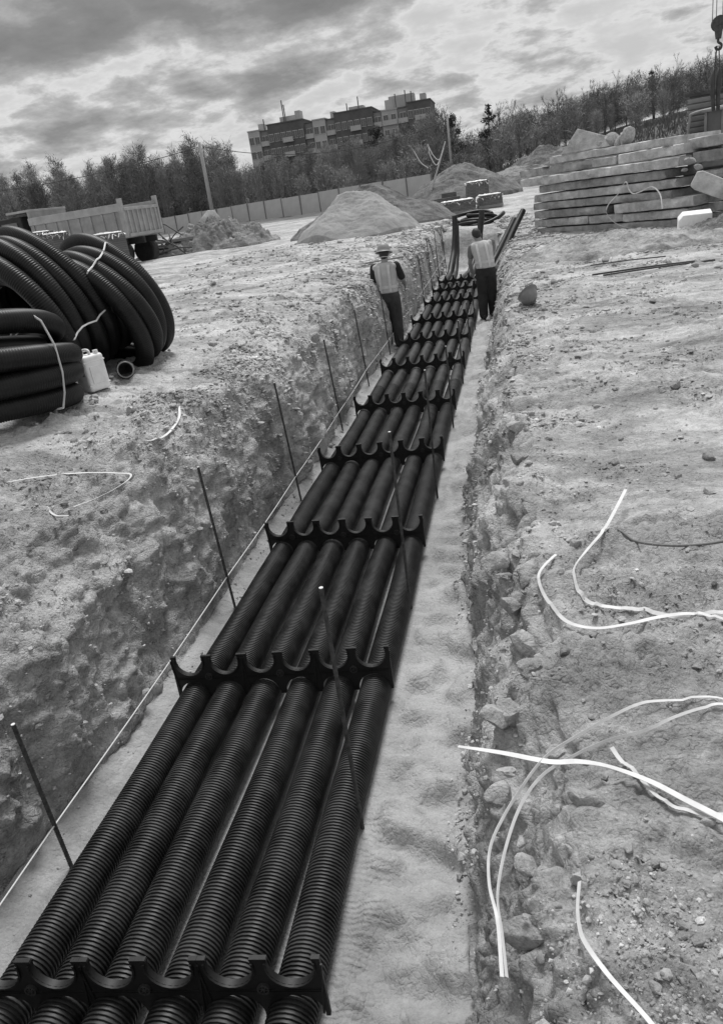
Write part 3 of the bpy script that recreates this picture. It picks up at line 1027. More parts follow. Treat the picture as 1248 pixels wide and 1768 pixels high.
def ribbon_loop(loop, width, parent):
    """band standing proud of what it ties: a flattened tube along straight pulls"""
    mb = MB()
    P = []
    for a, b in zip(loop[:-1], loop[1:]):
        for t in (0, 0.5):
            P.append(a.lerp(b, t))
    P.append(loop[-1])
    mb.tube(P, [(0.0045, 0.008)] * len(P), 6)
    mb.build('tie_band', M_STRAP, parent)


coil([-4.07, 6.122, 1.185, 0.505, 1.075, 0.398, 0.16, 1.076, 0.02, 0.025, 0.04, 0.073, 0.109, 0.028, -0.036, -0.135, -0.043, -0.053, -0.123, -0.141],
     'large upright coil of black ribbed pipe, its open side facing left', 4, [(-0.25, 0.15), (1.75, 0.2), (3.6, 0)], seed=3)
coil([-3.771, 6.70, 1.082, 0.45, 1.078, 0.40, 0.16, 0.958, 0.112, 0.108, 0.112, 0.16, 0.111, 0.078, -0.044, -0.175, -0.097, -0.086, -0.124, -0.147],
     'upright coil of black ribbed pipe tucked behind the larger upright coil', 4, [(0.95, 0.1), (3.0, 0)], seed=23)


def flat_coil():
    cx, cy = -3.80, 4.78
    root = thing('pipe_coil', (cx, cy, ground_z(cx, cy)), 'coil of black ribbed pipe lying flat in front of the upright coils', 'pipe coil', 'coils of black pipe on the left bank')
    root.rotation_mode = 'QUATERNION'
    root.rotation_quaternion = Quaternion(Vector((0.78, 0.62, 0)), R_(-10))
    root.location.z -= 0.03
    rr = [0.60, 0.645, 0.655, 0.60]
    for k in range(4):
        me = turn_mesh(rr[k], 1.0, 0.084, seed=41 + k, mode=2, seg=16)
        o = link('pipe_turn', me, root)
        tilt = Matrix.Rotation(R_([-1, 0.5, 2, -4][k]), 4, 'Y') @ Matrix.Rotation(R_([2, 1, -1, -3][k]), 4, 'X')
        o.matrix_local = Matrix.Translation((0.02 * k - 0.03 - (0.04 if k == 3 else 0), 0.01 * k, 0.085 + 0.162 * k)) @ tilt @ Matrix.Rotation(R_(90), 4, 'Y')
    im = turn_mesh(0.46, 1.0, 0.082, seed=60, mode=1, seg=12)
    for k in range(3):
        o = link('pipe_turn', im, root)
        o.matrix_local = Matrix.Translation((0, 0, 0.16 + 0.163 * k)) @ Matrix.Rotation(R_(90), 4, 'Y')
    for an in (-0.12, 1.9, 3.9):
        c, s = math.cos(an), math.sin(an)
        loop = [Vector((c * R, s * R, z)) for R, z in ((0.66, 0.0), (0.71, 0.1), (0.745, 0.24), (0.75, 0.42), (0.70, 0.60), (0.60, 0.69), (0.44, 0.62), (0.36, 0.45), (0.36, 0.15), (0.5, 0.0), (0.66, 0.0))]
        ribbon_loop(loop, 0.016, root)


flat_coil()

# ---------------------------------------------------------------- clods, stones, gravel
def clod_mesh(seed, sub=2, amp=0.35, material=None):
    bm = bmesh.new()
    bmesh.ops.create_icosphere(bm, subdivisions=sub, radius=1.0)
    rg = np.random.default_rng(seed)
    co = np.array([v.co[:] for v in bm.verts])
    off = rg.uniform(-50, 50, 3)
    nz = fbm(co[:, 0] + off[0], co[:, 1] + off[1], co[:, 2] + off[2], 1.1, 2)
    nz2 = fbm(co[:, 0] + off[1], co[:, 1] + off[2], co[:, 2] + off[0], 0.4, 2)
    co *= (1 + amp * nz + 0.12 * nz2)[:, None]
    for _ in range(11):
        d = rg.normal(size=3); d /= np.linalg.norm(d)
        lim = rg.uniform(0.48, 0.80)
        h = co @ d
        co -= np.maximum(h - lim, 0)[:, None] * d * 0.85
    co *= np.array([1.0, rg.uniform(0.65, 1.0), rg.uniform(0.5, 0.75)])
    for v, c in zip(bm.verts, co):
        v.co = c
    me = bpy.data.meshes.new('clod')
    bm.to_mesh(me); bm.free()
    me.materials.append(material or M_CLOD)
    me.shade_smooth()
    me.set_sharp_from_angle(angle=R_(24))
    return me


M_STONE = mat('pale_stone', 0.50, 0.85, 0.2, 9, bump=0.004, bscale=25)
M_STONE2 = mat('grey_stone', 0.27, 0.85, 0.25, 9, bump=0.004, bscale=25)
CM = [clod_mesh(100 + k, 3) for k in range(7)]
CM2 = [clod_mesh(200 + k, 3, 0.25, M_STONE) for k in range(3)]
CM3 = [clod_mesh(300 + k, 3, 0.25, M_STONE2) for k in range(3)]


def put_clod(x, y, r, me, label, group, name='earth_clod', cat='clod', sink=0.25):
    o = link(name, me)
    o.scale = (r, r, r)
    o.rotation_euler = (rng.uniform(-0.4, 0.4), rng.uniform(-0.4, 0.4), rng.uniform(0, 6.28))
    o.location = (x, y, ground_z(x, y) + r * (0.42 - sink))
    return tag(o, label, cat, group)


SPECIAL = {0: 'large earth clod lying under the arch of the wide white strap', 1: 'pale stone above the curling strap tail near bottom right', 2: 'pale stone at the bottom edge of the right bank',
           30: 'big earth lump slumping from the right bank edge', 13: 'dark clod alone on the right bank at the right frame edge'}
CL = [(0.11, 1.64, 0.050), (0.08, 1.42, 0.031), (-0.02, 1.05, 0.040), (0.2, 1.48, 0.017), (0.24, 1.47, 0.015), (0.26, 1.45, 0.017), (0.18, 1.36, 0.014), (0.2, 1.37, 0.013), (-0.13, 2.56, 0.025), (0.2, 3.21, 0.036), (0.5, 4.23, 0.038), (0.89, 3.73, 0.038), (0.99, 4.22, 0.046), (1.08, 5.59, 0.05), (-0.1, 3.51, 0.027), (-0.06, 3.21, 0.036), (-0.14, 1.63, 0.014), (0.02, 1.35, 0.01), (0.26, 1.31, 0.008), (0.28, 1.23, 0.014), (0.31, 1.22, 0.022), (0.2, 1.1, 0.018), (-0.03, 1.26, 0.016), (0.13, 1.85, 0.015), (0.36, 1.89, 0.013), (-0.03, 2.85, 0.02), (0.31, 2.68, 0.017), (0.01, 2.37, 0.022), (0.1, 2.29, 0.028), (0.21, 2.44, 0.022), (-0.09, 2.13, 0.065), (0.05, 1.95, 0.045), (-0.11, 1.92, 0.035), (0.92, 13.34, 0.062), (0.59, 12.37, 0.077), (0.72, 10.18, 0.048), (1.54, 9.41, 0.052), (1.62, 8.44, 0.04), (0.89, 6.67, 0.027), (-0.05, 2.61, 0.03), (0.79, 3.99, 0.027), (0.17, 1.75, 0.015), (0.06, 1.52, 0.018), (0.25, 1.42, 0.012), (0.01, 3.11, 0.035), (-0.04, 3.0, 0.04), (-0.12, 3.12, 0.045)]
for i, (x, y, r) in enumerate(CL):
    if i in (1, 2, 17, 22, 27):
        put_clod(x, y, r, CM2[i % 3], SPECIAL.get(i, 'small pale stone lying on the crumbled soil of the right bank'), 'pale stones on the right bank', 'stone', 'stone')
    else:
        put_clod(x, y, r, CM[i % 7], SPECIAL.get(i, 'pale earth clod lying loose on the right bank'), 'earth clods on the right bank')
for k in range(45):
    y = rng.uniform(1.2, 7.0)
    x = -0.12 + rng.exponential(0.28) * (0.6 + y * 0.2)
    put_clod(x, y, rng.uniform(0.010, 0.024) * (0.7 + y * 0.16), CM[k % 7], 'pale earth clod lying loose on the right bank', 'earth clods on the right bank')
for k in range(18):
    y = 1.35 + 0.24 * k + rng.uniform(-0.1, 0.1)
    x = rng.uniform(-0.16, 0.04)
    put_clod(x, y, rng.uniform(0.045, 0.085) * (0.8 + 0.08 * y), CM[k % 7], 'big earth lump breaking away along the right trench edge', 'big lumps along the right trench edge', sink=0.5)
tag(put_clod(1.53, 13.96, 0.10, clod_mesh(777, 2, 0.1, M_STONE2), 'dark square lump beside the steel rods lying on right bank', None, 'stone', 'stone', 0.1))
LC = [(-2.83, 4.44, 0.05), (-2.89, 4.33, 0.033), (-2.77, 4.26, 0.028), (-2.90, 4.50, 0.03), (-2.76, 4.50, 0.025)]
for i, (x, y, r) in enumerate(LC):
    put_clod(x, y, r, CM3[i % 3], 'grey stone in the little cluster on the left bank below the coils', 'cluster of grey stones on the left bank', 'stone', 'stone')
for i, (x, y, r) in enumerate([(-2.5, 3.12, 0.026), (-3.15, 5.06, 0.033), (-2.86, 5.94, 0.031), (-3.04, 7.35, 0.056), (-5.41, 14.88, 0.061), (-2.96, 8.14, 0.034), (-2.37, 3.9, 0.018), (-2.6, 5.62, 0.03), (-2.7, 6.6, 0.035), (-3.4, 9.0, 0.04), (-2.8, 9.8, 0.05)]):
    put_clod(x, y, r, CM[i % 7], 'earth clod lying loose on the left bank', 'earth clods on the left bank')
for k in range(40):
    y = rng.uniform(2.8, 9.0)
    x = -2.42 - rng.exponential(0.25)
    put_clod(x, y, rng.uniform(0.008, 0.018) * (0.7 + y * 0.16), CM[k % 7], 'earth clod lying loose on the left bank', 'earth clods on the left bank')


def gravel():
    """crumbs of soil and small stones, too many to count"""
    base = bmesh.new()
    bmesh.ops.create_icosphere(base, subdivisions=1, radius=1.0)
    bv = np.array([v.co[:] for v in base.verts]); bf = np.array([[v.index for v in f.verts] for f in base.faces])
    base.free()
    bm0 = bmesh.new(); bmesh.ops.create_icosphere(bm0, subdivisions=1, radius=1.0)
    ico = np.array([[0, 0, -1]]);
    bm0.free()
    t = (1 + 5 ** 0.5) / 2
    iv = np.array([(-1, t, 0), (1, t, 0), (-1, -t, 0), (1, -t, 0), (0, -1, t), (0, 1, t), (0, -1, -t), (0, 1, -t), (t, 0, -1), (t, 0, 1), (-t, 0, -1), (-t, 0, 1)]) / 1.9
    jf = np.array([(0, 11, 5), (0, 5, 1), (0, 1, 7), (0, 7, 10), (0, 10, 11), (1, 5, 9), (5, 11, 4), (11, 10, 2), (10, 7, 6), (7, 1, 8), (3, 9, 4), (3, 4, 2), (3, 2, 6), (3, 6, 8), (3, 8, 9), (4, 9, 5), (2, 4, 11), (6, 2, 10), (8, 6, 7), (9, 8, 1)])
    c0, c1, c2, c3 = TC
    rows = np.where((TY > 0.9) & (TY < 30))[0]
    W = np.zeros(TV.shape[:2])
    W[rows, :] = 1
    patch = sstep(-0.1, 0.5, fbm(TV[..., 0], TV[..., 1], TV[..., 0] * 0, 0.7, 3))
    W *= 0.05 + patch * TROUGH
    browl = np.exp(-np.abs(TV[..., 0] - TV[:, c0:c0 + 1, 0]) / 0.5)
    browr = np.exp(-np.abs(TV[..., 0] - TV[:, c3:c3 + 1, 0]) / 0.4)
    W *= 0.75 + 1.2 * browl + 0.9 * browr
    W *= np.where(TV[..., 1] > 4, 1.5, 1.0)
    W[:, c1 + 8:c2 - 6] = 0
    W[:, c0 + 15:c0 + 45] *= 0.9
    W[:, c0 + 45:c1 - 16] *= 0.35
    W[:, c2 + 4:c3] *= 0.4
    W[:, c1 - 16:c1 + 8] *= 0.4
    W[np.abs(TV[..., 0]) > 9] = 0
    p = W.ravel() / W.sum()
    ov = np.array([(1, 0, 0), (-1, 0, 0), (0, 1, 0), (0, -1, 0), (0, 0, 1), (0, 0, -1.0)])
    of_ = np.array([(0, 2, 4), (2, 1, 4), (1, 3, 4), (3, 0, 4), (2, 0, 5), (1, 2, 5), (3, 1, 5), (0, 3, 5)])
    Vs, Fs, o = [], [], 0
    for n, bv_, bf_, kmin, kmax, par in ((15000, iv, jf, 0.0052, 0.014, 2.2), (76000, ov, of_, 0.0026, 0.0065, 2.5)):
        pick = rng.choice(p.size, n, p=p)
        pos = TV.reshape(-1, 3)[pick] + rng.normal(size=(n, 3)) * np.array([0.010, 0.010, 0.001])
        dist = np.linalg.norm(pos - np.array([0, 0, 1.6]), axis=1)
        size = np.minimum(kmin * (1 + 0.5 * rng.pareto(par, n)), kmax) * (0.35 + 0.32 * dist)
        m_ = len(bv_)
        shp = bv_[None] * rng.uniform(0.6, 1.25, (n, m_, 1)) * rng.uniform(0.6, 1.2, (n, 1, 3)) * np.array([1, 1, 0.6])
        an = rng.uniform(0, 6.28, n); c, s = np.cos(an)[:, None], np.sin(an)[:, None]
        sx = shp[..., 0] * c - shp[..., 1] * s; sy = shp[..., 0] * s + shp[..., 1] * c
        shp = np.stack([sx, sy, shp[..., 2]], -1) * size[:, None, None]
        pos[:, 2] += size * 0.2
        Vs.append((pos[:, None, :] + shp).reshape(-1, 3))
        Fs.append((bf_[None] + (np.arange(n) * m_)[:, None, None]).reshape(-1, 3) + o)
        o += n * m_
    me = fast_mesh('loose_gravel', np.concatenate(Vs), np.concatenate(Fs), M_CRUMB, smooth=False, tri=True)
    tag(link('loose_gravel', me), 'crumbled soil and small gravel strewn over both banks', 'gravel', kind='stuff')


gravel()

# ---------------------------------------------------------------- heaps
M_PILE = soil_mat('heap_sand', 0.38, fine=2.0, sand=True)
M_SOFTPILE = soil_mat('heap_pale_clay', 0.43, fine=1.5)
M_DARKPILE = soil_mat('heap_soil', 0.24, fine=2.5)
M_MIDPILE = soil_mat('heap_clay', 0.33, fine=2.5)


def heap(name, x, y, rx, ry, h, material, label, cat, seed=0, power=1.0, rough=0.08, ridge=0.0, rz=0.0, n=70, lump=0.0):
    th = np.linspace(0, 2 * np.pi, n * 2, endpoint=False)
    rr = np.linspace(0, 1, n) ** 0.9
    A, Rr = np.meshgrid(th, rr)
    ex = 1 + 0.12 * fbm(np.cos(A) + seed, np.sin(A), 0 * A + seed, 0.8, 2)
    lx, ly = rx * Rr * ex * np.cos(A), ry * Rr * ex * np.sin(A)
    z = h * np.clip(1 - np.sqrt(Rr ** 2 + 0.012) + 0.08, 0, 1) ** power
    if ridge:
        d = np.sqrt((np.maximum(np.abs(lx) - ridge, 0) / (rx - ridge)) ** 2 + (ly / ry) ** 2)
        z = h * np.clip(1.04 - np.sqrt(d ** 2 + 0.01), 0, 1) ** power
    sc = max(rx, ry)
    edge = sstep(1.0, 0.85, Rr)
    z = z + edge * (rough * h * fbm(lx + seed * 3, ly, z, sc * 0.35, 4) + lump * billow(lx + seed, ly, z, sc * 0.09) + lump * 0.5 * billow(lx, ly + seed, z, sc * 0.04))
    z = z - 0.12 * (1 - edge)
    c, s = math.cos(rz), math.sin(rz)
    wx, wy = lx * c - ly * s, lx * s + ly * c
    g0 = ground_z(x, y)
    base = np.array([[0.0]])
    e = 0.9
    gx1, gx0 = ground_z(x + rx * e, y), ground_z(x - rx * e, y)
    gy1, gy0 = ground_z(x, y + ry * e), ground_z(x, y - ry * e)
    g0 = (gx1 + gx0 + gy1 + gy0) / 4
    z = z + wx * (gx1 - gx0) / (2 * rx * e) + wy * (gy1 - gy0) / (2 * ry * e)
    z[-2:] -= np.array([[0.25], [0.6]])
    V = np.stack([wx, wy, z], -1)
    I = np.arange(V.shape[0] * V.shape[1]).reshape(V.shape[:2])
    J = np.roll(I, -1, axis=1)
    Q = np.stack([I[:-1], J[:-1], J[1:], I[1:]], -1).reshape(-1, 4)
    o = link(name, fast_mesh(name, V.reshape(-1, 3), Q, material), None, (x, y, g0))
    return tag(o, label, cat)


heap('sand_pile', -5.15, 27.6, 2.3, 2.2, 1.52, M_PILE, 'big cone of pale sand beyond the left worker', 'sand pile', 1, 1.0, 0.05, ridge=0.35, n=80, lump=0.03)
heap('soil_mound', -5.7, 33.5, 3.8, 2.0, 1.75, M_DARKPILE, 'dark soil ridge behind the pale sand cone', 'soil mound', 4, 1.0, 0.1, lump=0.05)
heap('rubble_mound', -14.0, 36.5, 3.2, 2.2, 1.35, M_MIDPILE, 'lumpy clay and rubble mound right of the dump truck', 'rubble mound', 7, 0.9, 0.25, lump=0.16)
heap('soil_mound', -3.1, 56.0, 3.9, 3.5, 2.3, M_DARKPILE, 'rounded dark soil mound behind the wrapped brick pallet', 'soil mound', 9, 0.8, 0.10, lump=0.05)
heap('soil_mound', 0.9, 66.0, 4.2, 3.0, 1.35, M_MIDPILE, 'low far soil mound left of the concrete slab stack', 'soil mound', 12, 0.8, 0.15, lump=0.05)
heap('soil_mound', 3.2, 70.0, 4.0, 3.0, 2.3, M_DARKPILE, 'dark soil mound half hidden behind the concrete slab stack', 'soil mound', 15, 0.8, 0.15, lump=0.05)
heap('soil_mound', 2.05, 16.3, 2.1, 1.5, 0.30, M_SOFTPILE, 'low brown soil mound in front of the concrete slabs', 'soil mound', 18, 0.8, 0.25, rz=-0.3, lump=0.05)
heap('soil_mound', 5.0, 16.9, 1.9, 1.4, 0.30, M_MIDPILE, 'dark trampled soil under the white block by the slabs', 'soil mound', 21, 0.8, 0.3, rz=-0.3, lump=0.06)

# ---------------------------------------------------------------- concrete slabs
M_CONC = mat('weathered_concrete', 0.46, 0.9, 0.42, 2.6, bump=0.04, bscale=16, detail=8)
M_CONC2 = mat('stained_concrete', 0.33, 0.9, 0.45, 2.4, bump=0.04, bscale=16, detail=8)
M_CONC3 = mat('pale_concrete', 0.53, 0.9, 0.36, 3.0, bump=0.04, bscale=18, detail=8)
ST_T = Vector((0.677, -0.736, 0)); ST_N = Vector((-0.736, -0.677, 0)); ST_0 = Vector((0.62, 23.15, 0))


def slab(t0, t1, z, h, depth, setback, label, material, tilt=0.0, seed=0, broken=(0, 0), yaw=0.0):
    """one slab lying along the stack's face with worn, rounded, chipped edges"""
    rg = np.random.default_rng(seed)
    L = t1 - t0 - 0.03
    nx = max(int(L / 0.14), 4)
    mb = MB()
    prof = [(0, 0.03), (0.03, 0), (1 - 0.03, 0), (1, 0.03), (1, 0.97), (0.97, 1), (0.03, 1), (0, 0.97)]
    prof = [(0.0, 0.06), (0.025, 0.01), (0.3, 0.0), (0.97, 0.0), (1, 0.05), (1, 0.95), (0.97, 1), (0.3, 1.0), (0.022, 0.995), (0.0, 0.95), (-0.008, 0.5)]
    m = len(prof)
    vs, fs = [], []
    for i in range(nx + 1):
        s = i / nx
        e0 = 1 - math.exp(-s * L / 0.05) * (0.10 + broken[0]); e1 = 1 - math.exp(-(1 - s) * L / 0.05) * (0.10 + broken[1])
        k = min(e0, e1)
        for q, (d, zz) in enumerate(prof):
            j = rg.normal(size=3) * 0.007
            chip = 0.06 * max(0, rg.normal() - 1.1) if q in (0, 1, 9, 8) else 0
            xx = s * L - L / 2 + (rg.normal() * 0.05 * max(broken) if i in (0, nx) else 0)
            vs.append(Vector((xx + j[0], (d * depth + chip) + j[1] + (1 - k) * 0.10 * (d < 0.5), 0.45 * h + (zz - 0.5) * h * 0.9 * (0.55 + 0.45 * k) + j[2] * 0.6)))
    for i in range(nx):
        for q in range(m):
            q2 = (q + 1) % m
            fs.append((i * m + q, i * m + q2, (i + 1) * m + q2, (i + 1) * m + q))
    fs.append(tuple(range(m - 1, -1, -1)))
    fs.append(tuple(nx * m + q for q in range(m)))
    # holes of the hollow cores show at the end as dark pits: modelled as short recessed tubes
    mb.add(vs, fs)
    setback += rg.uniform(-0.09, 0.07)
    tilt += rg.uniform(-0.006, 0.006)
    mc = ST_0 + ST_T * ((t0 + t1) / 2) - ST_N * setback
    o = mb.build('concrete_slab', material, None, loc=(mc.x, mc.y, z), auto=True)
    o.rotation_euler = (0, tilt, math.atan2(ST_T.y, ST_T.x) + yaw)
    # local +y must point into the stack
    return tag(o, label, 'concrete slab', 'old concrete slabs stacked on the right bank')


H = 0.215
z = 0.0
slab(0.15, 4.85, -0.03, 0.20, 1.4, 0.05, 'bottom concrete slab of the stack, half sunk in soil', M_CONC2, 0, 1)
slab(-0.02, 1.95, 0.18, H, 1.3, 0.0, 'left concrete slab in the second layer from the ground', M_CONC, 0, 2)
slab(1.97, 3.05, 0.18, H, 1.3, 0.02, 'short middle concrete slab in the second layer from the ground', M_CONC, 0, 3)
slab(3.08, 4.95, 0.18, H, 1.3, 0.03, 'right concrete slab in the second layer from the ground', M_CONC3, -0.01, 4)
slab(0.0, 2.55, 0.405, H, 1.3, 0.0, 'left concrete slab in the third layer from the ground', M_CONC2, 0, 5)
slab(2.9, 5.15, 0.405, H + 0.03, 1.3, -0.05, 'right concrete slab in the third layer, sticking out', M_CONC, -0.02, 6)
slab(0.02, 4.5, 0.63, H - 0.02, 1.3, 0.06, 'long concrete slab in the fourth layer behind the looped strap', M_CONC2, 0, 7)
slab(0.05, 4.6, 0.835, H, 1.3, 0.02, 'long concrete slab in the fifth layer from the ground', M_CONC, 0, 8)
slab(0.25, 4.3, 1.06, H, 1.3, 0.10, 'dark concrete slab in the sixth layer from the ground', M_CONC2, 0.0, 9)
slab(-0.35, 4.75, 1.275, H + 0.01, 1.5, -0.05, 'long pale concrete slab in the seventh layer, jutting out to the left', M_CONC3, 0.0, 10)
slab(-0.75, 2.05, 1.50, H + 0.02, 1.4, 0.25, 'crumbling concrete slab with rounded end jutting out farthest left', M_CONC2, 0.0, 11, (0.4, 0.2))
slab(2.08, 2.85, 1.51, H, 1.4, 0.12, 'short concrete slab in the eighth layer between two longer ones', M_CONC, 0.0, 12)
slab(2.9, 4.75, 1.51, H + 0.04, 1.4, 0.04, 'rounded concrete slab at the right of the eighth layer', M_CONC3, -0.01, 13)
slab(0.45, 4.6, 1.745, H - 0.01, 1.4, 0.15, 'topmost long concrete slab of the stack', M_CONC3, 0.0, 14, (0.3, 0))
slab(4.55, 6.6, 1.60, 0.26, 1.2, 0.35, 'concrete slab at upper right reaching behind the crane cab', M_CONC, -0.01, 15)
slab(4.75, 6.6, 1.30, 0.26, 1.2, 0.35, 'concrete slab at right under the one behind the crane cab', M_CONC2, -0.01, 16)
slab(4.9, 6.8, 0.95, 0.2, 1.2, 0.30, 'flat pale slab low at right below the crane cab', M_CONC, -0.01, 17)
slab(5.2, 6.8, 0.72, 0.2, 1.2, 0.20, 'lower flat slab at right below the crane cab', M_CONC2, 0.0, 18)

# leaning plate and broken lumps on top of the stack
mb = MB()
mb.prism([(-0.62, 0), (0.95, 0.0), (0.62, 0.25), (-0.22, 0.58)], -0.05, 0.05)
o = mb.build('concrete_plate', M_CONC, None, loc=(1.93, 22.1, 1.93), bevel=0.015)
o.rotation_euler = (R_(-18), R_(-1), R_(-30))
tag(o, 'broken concrete plate leaning on top of the slab stack', 'concrete plate')
M_LUMP = mat('broken_concrete', 0.44, 0.95, 0.25, 6, bump=0.03, bscale=12, detail=8)
for k, (t, zz, r, lab) in enumerate([(2.05, 2.05, 0.17, 'small broken concrete lump beside the leaning plate'), (2.38, 2.08, 0.22, 'angular broken concrete lump on the slab stack, between two others'), (2.85, 2.10, 0.27, 'largest broken concrete lump on top of the slab stack'), (2.60, 2.02, 0.15, 'flat pale concrete shard on top of the slab stack')]):
    p = ST_0 + ST_T * t - ST_N * 0.45
    o = link('concrete_lump', clod_mesh(400 + k, 3, 0.3, M_LUMP), None, (p.x, p.y, zz))
    o.scale = (r, r, r * 1.1)
    o.rotation_euler = (k, 0.4 * k, k * 1.3)
    tag(o, lab, 'rubble', 'broken concrete lumps on the slab stack')
p = ST_0 + ST_T * 4.95 + ST_N * 0.0
for k, (dt, zz, r, lab) in enumerate([(0.0, 1.38, 0.17, 'rounded rubble lump in the gap right of the slab stack'), (0.2, 1.22, 0.12, 'small rubble lump below the crane cab corner'), (-0.15, 1.2, 0.10, 'small rubble lump at the right end of the slab stack')]):
    q = p + ST_T * dt
    o = link('concrete_lump', clod_mesh(420 + k, 3, 0.3, M_LUMP), None, (q.x, q.y, zz))
    o.scale = (r, r, r)
    tag(o, lab, 'rubble', 'broken concrete lumps on the slab stack')

# concrete beam leaning at the right, white block, strap loop, rods
mb = MB()
mb.prism([(0, -0.16), (0.12, -0.20), (1.9, -0.17), (1.9, 0.17), (0.1, 0.19), (0, 0.14)], -0.16, 0.16)
o = mb.build('concrete_beam', M_CONC, None, loc=(3.93, 18.9, 1.02), bevel=0.02)
o.rotation_euler = (0, R_(27), R_(-12))
tag(o, 'pale concrete beam sloping down to the right past the slab stack', 'concrete beam')
mb = MB()
mb.prism([(-0.42, -0.2), (0.42, -0.2), (0.42, 0.18), (-0.30, 0.20), (-0.42, 0.08)], -0.2, 0.2)
o = mb.build('foam_block', mat('white_foam', 0.85, 0.8, 0.06, 12, bump=0.004, bscale=40), None, loc=(3.82, 18.2, 0.21), bevel=0.025)
o.scale = (0.78, 0.8, 0.85)
o.rotation_euler = (R_(12), R_(-1), R_(-6))
tag(o, 'white rectangular block with one cut corner, lying before the slabs', 'block')
mb = MB()
mb.box((0, 0, 0.05), (0.7, 0.35, 0.12)); mb.box((0.1, 0.05, 0.13), (0.3, 0.3, 0.05))
tag(mb.build('timber_chock', mat('dark_timber', 0.05, 0.9, 0.3, 8, bump=0.004, bscale=30, stretch=(1, 8, 8)), None, loc=(3.9, 18.25, -0.05), bevel=0.01), 'dark timber chock under the white block', 'timber')


def face(t, z, out=0.03):
    p = ST_0 + ST_T * t + ST_N * out
    return (p.x, p.y, z)


tag(ribbon('packing_strap', [face(4.1, 0.02, 0.5), face(3.5, 0.08, 0.35), face(3.05, 0.2, 0.25), face(2.72, 0.42, 0.15), face(2.75, 0.62, 0.12), face(3.05, 0.86, 0.1), face(3.28, 1.1, 0.12), face(3.36, 0.92, 0.1), face(3.5, 0.82, 0.12), face(3.75, 0.85, 0.15), face(4.1, 0.93, 0.2), face(4.4, 0.75, 0.3), face(4.62, 0.45, 0.5)], 0.03, M_STRAP, [0.6, 1.2, 1.4, 1.0, 1.3, 1.2, 0.6, 1.0]), 'pale strap looping up over the face of the slab stack', 'strap')

for k, (a, b, r, lab) in enumerate([((1.15, 12.26), (2.60, 12.30), 0.014, 'long steel rod lying on the right bank, middle of three'), ((1.30, 12.20), (2.80, 11.95), 0.013, 'long steel rod lying on the right bank, nearest of three'), ((1.25, 13.6), (2.35, 13.15), 0.010, 'thin steel rod lying on the right bank, farthest of three')]):
    L_ = math.dist(a, b)
    za, zb = ground_z(*a) + 0.03, ground_z(*b) + 0.035
    tag(MB().tube([(a[0], a[1], za), ((a[0] + b[0]) / 2, (a[1] + b[1]) / 2, (za + zb) / 2 + 0.01), (b[0], b[1], zb)], r, 7).build('steel_rod', M_STEEL, smooth=True), lab, 'steel rod', 'steel rods lying on the right bank')

# ---------------------------------------------------------------- crane at the right edge
M_CRANE = mat('crane_paint', 0.13, 0.55, 0.25, 3, bump=0.002, bscale=40)
M_CRANE2 = mat('crane_light_paint', 0.25, 0.5, 0.2, 3, bump=0.002, bscale=40)
M_CRANED = mat('crane_dark', 0.04, 0.6, 0.4, 5)
M_GLASS = mat('dusty_glass', 0.10, 0.15, 0.2, 3, spec=0.7)
cr = thing('crane_truck', (4.28, 22.3, 0), 'crane vehicle with louvred housing and open cab, cut off at right edge', 'crane')
cr.rotation_euler = (0, 0, R_(-20))
mb = MB(); mb.box((1.6, 1.6, 2.0), (3.0, 2.0, 1.62)); mb.build('housing', M_CRANE, cr, bevel=0.02)
for k in range(11):
    m = Matrix.Rotation(R_(32), 3, 'X')
    MB().box((1.58, 0.56, 1.36 + k * 0.135), (3.02, 0.02, 0.105), m).build('slat', M_CRANE2, cr)
MB().box((1.6, 1.6, 2.84), (3.15, 2.15, 0.07)).build('roof', M_CRANED, cr)
mb = MB()
mb.tube(catmull([(0.16, 0.15, 1.25), (0.16, 0.15, 1.8), (0.20, 0.15, 2.28), (0.34, 0.15, 2.42), (1.5, 0.15, 2.48)], 6), 0.035, 8)
mb.build('door_frame', M_CRANE2, cr, smooth=True)
cab = MB(); cab.box((1.15, 0.28, 1.36), (1.25, 0.5, 0.48)); cab.box((1.15, 0.28, 2.42), (1.3, 0.55, 0.07))
cabo = cab.build('cab', M_CRANE2, cr, bevel=0.02)
for x in (0.56, 0.95):
    MB().box((x, 0.2, 2.0), (0.06, 0.07, 0.82)).build('pillar', M_CRANE2, cabo)
MB().box((0.76, 0.24, 2.0), (0.36, 0.02, 0.8)).build('window', M_GLASS, cabo)
MB().box((1.4, 0.24, 2.0), (0.8, 0.02, 0.8)).build('window', M_GLASS, cabo)
mb = MB(); mb.box((0.78, 0.01, 1.40), (0.26, 0.05, 0.22)); mb.build('lamp_box', M_CRANED, cabo, bevel=0.01)
MB().box((0.80, -0.03, 1.41), (0.10, 0.04, 0.11)).build('lamp', M_WHITE, cabo)
mb = MB(); mb.box((1.7, 1.2, 0.95), (3.2, 2.4, 0.35)); mb.build('chassis', M_CRANED, cr)
for x in (0.7, 2.4):
    mb = MB()
    mb.tube([(x, -0.05, 0.52), (x, 0.35, 0.52)], [0.5, 0.5], 24)
    w = mb.build('wheel', M_CRANED, cr, auto=True)
    MB().tube([(x, -0.08, 0.52), (x, 0.0, 0.52)], [0.2, 0.26], 16).build('hub', M_CRANE, w, auto=True)

